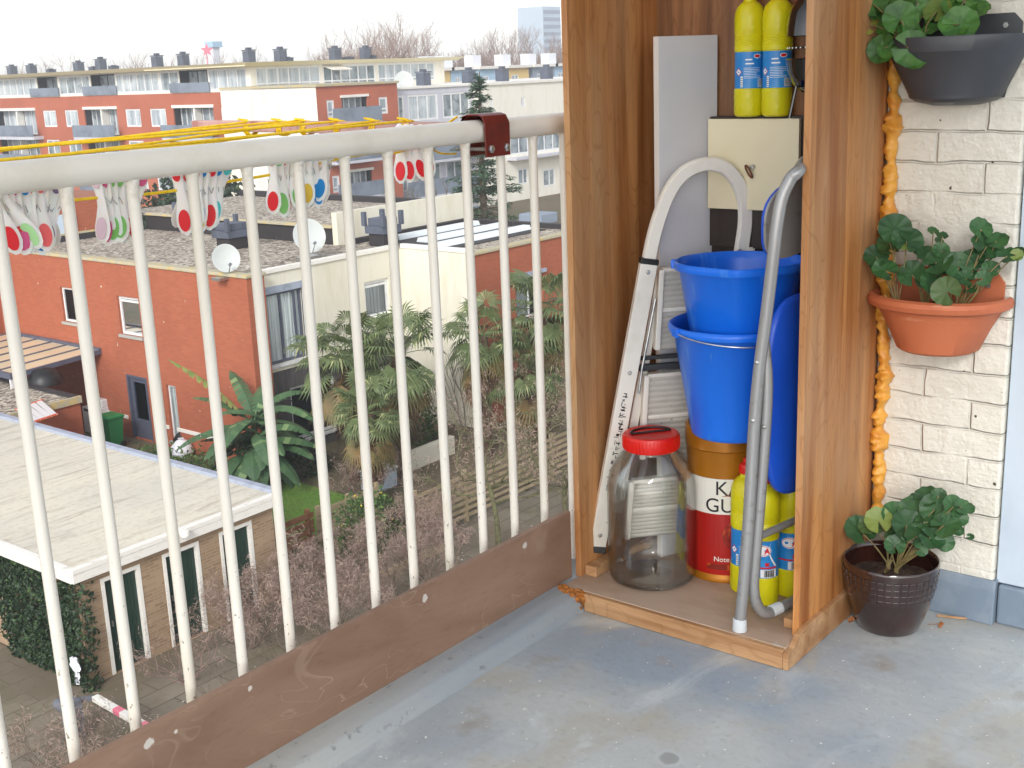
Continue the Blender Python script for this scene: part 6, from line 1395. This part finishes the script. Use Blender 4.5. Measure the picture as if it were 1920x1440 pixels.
# return wing, top floor facing us
X1 = on(832, 110, 1, YC_).x; zt2 = zt
Z2 = lambda x, y: (500+x/3.4286, y/3.4286)
s2 = [on(500+x/3.4286, 140, 1, YC_).x for x in (-70, 345, 362, 700, 716, 1082)]
wingw = [(max(D+.3, s2[0]), s2[1], zb+.15, zt-.1), (s2[2], s2[3], zb+.15, zt-.1), (s2[4], s2[5], zb+.15, zt-.1)]
b = MB(); facade(b, 'y', yr, D, D+.01, zb, zt); facade(b, 'y', YC_, D, X1, G, zt, wingw, .08, 1.2); b.quad((X1, YC_, G), (X1, YC_+12, G), (X1, YC_+12, zt), (X1, YC_, zt)); b.build('return_wall', [m_far_w, m_dark], ap)
for h, pn in zip(wingw, (m_panec, m_panef, m_panec)): n = int((h[1]-h[0])/.95); window(ap, 'y', YC_, h, mull=[(i+1)/n for i in range(n-1)], fw=.14, d=.02, th=.08, pane=pn, sill=False, bars=(.22,))
b = MB(); b.loft([[(D-1, YC_-.6, zt+.002), (D-1, YC_-1.0, zt+.279), (D-1, YC_+12, zt+.279), (D-1, YC_+12, zt+.002)], [(X1+1.2, YC_-.6, zt+.002), (X1+1.9, YC_-1.0, zt+.279), (X1+1.9, YC_+12, zt+.279), (X1+1.2, YC_+12, zt+.002)]]); rf2 = b.build('wing_roof', m_roofbeige, ap)
for zx, k in ((90, 1.2), (130, .4), (442, 1.2), (525, .3), (638, 1.2), (670, .4)): p_ = on(500+zx/3.4286, 110, 1, YC_+2.5); chim(rf2, Vector((p_.x, p_.y, zt+.281)), .37, .95*k)
b = MB(); a_ = on(604, 125, 1, YC_).x; c_ = on(638, 125, 1, YC_).x; b.prism([(a_, YC_-.1, zt-.12), (a_, YC_-1.4, zt-.45), (a_, YC_-1.35, zt-.52), (a_, YC_-.1, zt-.2)], (c_-a_, 0, 0)); b.build('awning', m_fascia, ap)

# protruding red block with white flank, and grey block beside it
rb = thing('apartment_block', 'orange brick balcony block with a white flank in front of the long building', 'apartment building', (58, 68, G))
xl, xr = on(592, 163, 1, YR).x, on(744, 157, 1, YR).x; zR = on(592, 163, 1, YR).z
hb = [hole('y', YR, *Z2(384, 645), *Z2(440, 755)), hole('y', YR, *Z2(720, 636), *Z2(784, 765))]
lg = hole('y', YR, *Z2(478, 612), *Z2(656, 772)); zA_, zB_ = hb[0][2], hb[0][3]; hb = [(h[0], h[1], zA_, zB_) for h in hb]; lg = (lg[0], lg[1], zA_-.3, zB_+.15)
P4 = lambda x, y: (640+x/4.465, 200+y/4.465)
hh = []; 
for k in range(4):
    for i, h in enumerate(hb): hh.append(('w', (h[0], h[1], h[2]-PIT*k, h[3]-PIT*k)))
    hh.append(('l', (lg[0], lg[1], lg[2]-PIT*k, lg[3]-PIT*k)))
hh = [q for q in hh if q[1][2] > G+.1]
b = MB(); facade(b, 'y', YR, xl, xr, G, zR, [q[1] for q in hh], .12, 1.0); b.quad((xr, YR, G), (xr, YC_-.1, G), (xr, YC_-.1, zR), (xr, YR, zR)); b.build('wall', [m_redfar, m_dark], rb)
b = MB(); b.quad((xl, YR+.02, G), (xl, YC_-.1, G), (xl, YC_-.1, zR-.02), (xl, YR+.02, zR-.02)); b.build('flank_wall', m_far_w, rb)
b = MB(); b.box(xl-.1, xr+.1, YR-.15, YC_-.1, zR, zR+.16); b.build('roof', m_lichen, rb)
for k, h in hh:
    if k == 'w': window(rb, 'y', YR, h, fw=.16, d=.04, th=.07, pane=rs.choice((m_panef, m_panec)), sill=False, bars=(.3,))
    else:
        w_ = window(rb, 'y', YR+.6, h, mull=(.3, .5, .75), fw=.12, d=0, th=.08, pane=m_panef, sill=False, name='balcony_window'); b = MB(); fbox(b, 'y', YR, h[0]-.1, h[1]+.1, h[3]-.04, h[3]+.14, -.1, .1); b.build('lintel', m_fascia, w_)
        b = MB(); fbox(b, 'y', YR, h[0]-1.9, h[1]+.3, h[2]-.1, h[2]+.95, -1.1, -1.04); b.build('balcony_rail', m_balc, rb); b = MB(); fbox(b, 'y', YR, h[0]-1.9, h[1]+.3, h[2]-.3, h[2]-.11, -1.1, .0); b.build('balcony_floor', m_far_g, rb)
gb_ = thing('apartment_block', 'pale grey panelled block with tall curtained windows beside the orange brick block', 'apartment building', (68, 68, G))
YQ = YR+.6; xg = on(886, 162, 1, YQ).x; zq = on(800, 165, 1, YQ).z; gw = [hole('y', YQ, *Z2(842, 640), *Z2(888, 765)), hole('y', YQ, *Z2(905, 612), *Z2(1104, 765)), hole('y', YQ, *Z2(1128, 605), *Z2(1310, 765))]
gz0, gz1 = gw[1][2], gw[1][3]; gh = []
for k in range(4): gh += [(h[0], h[1], gz0-PIT*k, gz1-PIT*k) for h in gw if gz0-PIT*k > G+.1]
b = MB(); facade(b, 'y', YQ, xr+.02, xg, G, zq, gh, .1, .9); b.build('wall', [m_far_g, m_dark], gb_)
b = MB(); b.box(xr+.02, xg+.1, YQ-.12, YC_-.1, zq, zq+.14); b.build('roof', m_fascia, gb_)
for h in gh: n = max(1, int((h[1]-h[0])/1.0)); window(gb_, 'y', YQ, h, mull=[(i+1)/n for i in range(n-1)], fw=.15, d=.03, th=.07, pane=rs.choice((m_panec, m_panef)), sill=False)
for k in range(1, 4):
    b = MB(); fbox(b, 'y', YQ, xr+.1, xg-.2, gz0-PIT*k-.4, gz0-PIT*k+.8, -1.1, -1.04); b.build('balcony_rail', m_balc, gb_); b = MB(); fbox(b, 'y', YQ, xr+.1, xg-.2, gz0-PIT*k-.6, gz0-PIT*k-.41, -1.1, .0); b.build('balcony_floor', m_far_g, gb_)
sdp = on(500+885/3.4286, 518/3.4286, 1, YC_-3); sd_t = MB(); sd_t.lathe([(0, -.1), (.5, -.06), (.8, 0), (.78, .02), (.5, -.04), (0, -.08)], (0, 0, 0), 20); qq = Vector((-.5, -.8, .2)).normalized().to_track_quat('Z', 'Y'); sd_t.v = [tuple(sdp+qq @ Vector(v)) for v in sd_t.v]; sd_t.box(sdp.x-.05, sdp.x+.05, sdp.y+.1, sdp.y+.2, zq+.14, sdp.z)
tag(sd_t.build('satellite_dish', m_dish, None, True), 'distant satellite dish on the roof terrace beyond the orange brick block', 'satellite dish')
# white building
wb = thing('apartment_block', 'long cream white apartment building behind the conifer', 'apartment building', (85, 68, G))
YW = YR-.2; xw0 = xg+.02; xw1 = xw0+45; zw = on(950, 158, 1, YW).z; wh = [hole('y', YW, *Z2(1435, 645), *Z2(1455, 684)), hole('y', YW, *Z2(1634, 625), *Z2(1662, 686)), hole('y', YW, 956, 258, 1052, 279), hole('y', YW, 971, 317, 990, 344), hole('y', YW, 1018, 318, 1041, 347), hole('y', YW, *Z2(1380+330, 640), *Z2(1410+330, 690))]
wh = wh[:5]; rs2 = random.Random(4)
for k in range(4): wh.append((xw0+25+k*5, xw0+26.5+k*5, wh[4][2], wh[4][3])); wh.append((xw0+25+k*5, xw0+26+k*5, wh[1][2], wh[1][3]))
b = MB(); facade(b, 'y', YW, xw0, xw1, G, zw, wh, .12, .8); b.quad((xw0, YW, G), (xw0, YC_, G), (xw0, YC_, zw), (xw0, YW, zw)); b.build('wall', [m_far_w, m_dark], wb)
for i, h in enumerate(wh): window(wb, 'y', YW, h, mull=(.55,) if i != 2 else (.17, .34, .5, .67, .84), fw=.13, d=.03, th=.07, pane=m_panef, sill=False)
b = MB(); b.box(xw0-.1, xw1, YW-.15, YC_+4, zw, zw+.2); wr = b.build('roof', m_fascia, wb)
b = MB(); fbox(b, 'y', YW, wh[2][0]-.5, wh[2][1]+6, wh[2][2]-.4, wh[2][2]-.2, -1.0, 0); b.build('balcony_floor', m_far_g, wb)
for zx, zy in ((1300, 515), (1515, 505), (1800, 495), (1008, 520)): p_ = on(500+zx/3.4286, 150, 1, YW+4); chim(wr, Vector((p_.x, p_.y, zw+.201)), .42, 1.2)
p_ = on(1030, 408, 1, 52); b = MB(); b.box(p_.x-1, p_.x+1, 52, 54, G, p_.z+.3); tag(b.build('garden_hut', m_hazew, None, bevel=.05), 'small blue grey hut at the foot of the white building', 'hut')
# farther row of pale houses
for i, (xa, xb, m_, lab) in enumerate(((818, 845, m_ochre, 'pale ochre house'), (846, 880, m_skyblue, 'pale blue house'), (898, 935, m_skyblue, 'powder blue house'), (952, 992, m_ochre, 'ochre yellow house'), (1000, 1040, m_hazew, 'brown grey house'), (1040, 1075, m_skyblue, 'light blue house'))):
    Yf = 108; p0, p1 = on(xa, 150, 1, Yf).x, on(xb, 150, 1, Yf).x; z1 = on(930, 133, 1, Yf).z+.3
    t = thing('row_house', f'{lab} in the distant row beyond the white building, {ordn[i]} from left', 'house', ((p0+p1)/2, Yf, G), 'distant row of pale houses')
    b = MB(); hw = [(p0+.9, p0+(p1-p0)*.5, z1-2.2, z1-.9)]; facade(b, 'y', Yf, p0, p1, G, z1, hw); b.quad((p0, Yf, G), (p0, Yf+9, G), (p0, Yf+9, z1), (p0, Yf, z1)); b.build('wall', [m_, m_dark], t); window(t, 'y', Yf, hw[0], (.5,), .15, .03, .06, pane=m_panef, sill=False)
    b = MB(); b.box(p0-.3, p1+.3, Yf-.5, Yf+9, z1, z1+.4); rf_ = b.build('roof', m_fascia, t)
    b = MB(); cx = (p0+p1)/2; b.box(cx-.9, cx+.9, Yf+2, Yf+3.5, z1+.4, z1+1.9); b.build('chimney', m_hang, rf_)
# tower block on the horizon
YT = 330; t0, t1 = on(1018, 40, 1, YT), on(1046, 40, 1, YT); zt_ = on(1032, 12, 1, YT).z
t = thing('tower_block', 'hazy tower block on the horizon at the edge of the cupboard', 'tower block', ((t0.x+t1.x)/2, YT, G))
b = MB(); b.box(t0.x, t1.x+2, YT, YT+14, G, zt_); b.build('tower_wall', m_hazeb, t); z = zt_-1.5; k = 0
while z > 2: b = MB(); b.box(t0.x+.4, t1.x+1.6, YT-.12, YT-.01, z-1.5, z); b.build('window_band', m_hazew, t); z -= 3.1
cp = on(402, 100, 1, 180); t = thing('chimney_tower', 'slim pale tower with a blue top on the horizon', 'tower', (cp.x, 180, G)); zc = on(402, 78, 1, 180).z
b = MB(); b.box(cp.x-.7, cp.x+.7, 179.3, 180.7, G, zc-1); b.build('shaft', m_hang, t); b = MB(); b.box(cp.x-1.1, cp.x+1.1, 178.9, 181.1, zc-1, zc); b.build('top', m_skyblue, t)
sp_ = on(388, 94, 1, 175); b = MB(); ring = []
for k in range(10): r_ = (1.15 if k % 2 == 0 else .5); a = R(90+36*k); ring.append((sp_.x+r_*math.cos(a)*.8, 175-r_*math.cos(a)*.6, sp_.z+r_*math.sin(a)))
b.prism(ring, (.15, .2, 0)); b.tube([(sp_.x, 175.2, sp_.z-.5), (sp_.x, 175.2, G)], .1, 6); tag(b.build('star_sign', m_pinkred), 'pale red star shaped sign on a mast above the apartment roof', 'sign')
# bare trees on the skyline
FT = 'bare trees on the skyline'; rs = random.Random(77)
def far_tree(px, top, Y, label, seed, L, stems=5, depth=5):
    base = pb_(px, 200, Y); h = up_to(base, px, top)-G; k = h/18.0
    t = thing('bare_tree', label, 'tree', base, FT); b = MB(); r_ = random.Random(seed); fork = base+Vector((r_.uniform(-.5, .5), 0, h*.35)); b.tube([base, fork], [.5*k, .34*k], 7); b.build('trunk', m_fartw, t); b = MB()
    for i in range(stems): a = 6.28*i/stems+r_.uniform(-.4, .4); twigs(b, r_, fork-Vector((0, 0, r_.uniform(0, h*.08))), Vector((math.cos(a)*.5, math.sin(a)*.5, 1)).normalized(), L*h, .15*k, depth, .44, .14, 3, None, .15, (2, 3), .74)
    b.build('crown', m_fartw, t)
big_t = ((672, 58, 'leftmost tall bare tree above the orange brick block'), (705, 52, 'second tall bare tree above the orange brick block'), (745, 40, 'tallest bare tree above the glazed top floor'), (788, 62, 'bare tree at the right end of the beige roof'), (925, 58, 'thin tall bare tree right of the conifer tip'), (968, 60, 'thin tall bare tree above the ochre house'), (1030, 75, 'bare tree below the hazy tower block'))
for i, (x, y, lab) in enumerate(big_t): far_tree(x, y, 118+i*3, lab, 100+i, .27, 6, 5)
for i, (x, y) in enumerate(((40, 128), (85, 122), (165, 112), (250, 108), (262, 114), (345, 104), (440, 100), (480, 100), (610, 92), (640, 88))): far_tree(x, y, 150+i, f'small hazy bare tree over the left roofs, {["first","second","third","fourth","fifth","sixth","seventh","eighth","ninth","tenth"][i]} from the left', 200+i, .27, 5, 4)
b = MB(); rs = random.Random(31)
for i in range(150):
    x = 600+rs.random()*520; Y = rs.uniform(135, 160); base = pb_(x, 200, Y); h = (up_to(base, x, 96+rs.uniform(-10, 14))-G); twigs(b, rs, base+Vector((0, 0, h*.35)), Vector((0, 0, 1)), h*.24, .2, 4, .5, .14, 3, None, .16, (3, 3), .74)
tag(b.build('distant_wood', m_fartw), kind='stuff')

# ================================================================ the air
hm = bpy.data.materials.new('haze'); hm.use_nodes = True; hn = hm.node_tree; hn.nodes.remove(hn.nodes['Principled BSDF'])
pv = hn.nodes.new('ShaderNodeVolumePrincipled'); pv.inputs['Density'].default_value = .0013; pv.inputs['Color'].default_value = (.92, .95, 1, 1); pv.inputs['Anisotropy'].default_value = .2
hn.links.new(pv.outputs[0], hn.nodes['Material Output'].inputs['Volume'])
b = MB(); b.box(-66, 426, -66, 426, G-1.1, 36); tag(b.build('haze', hm), kind='stuff')
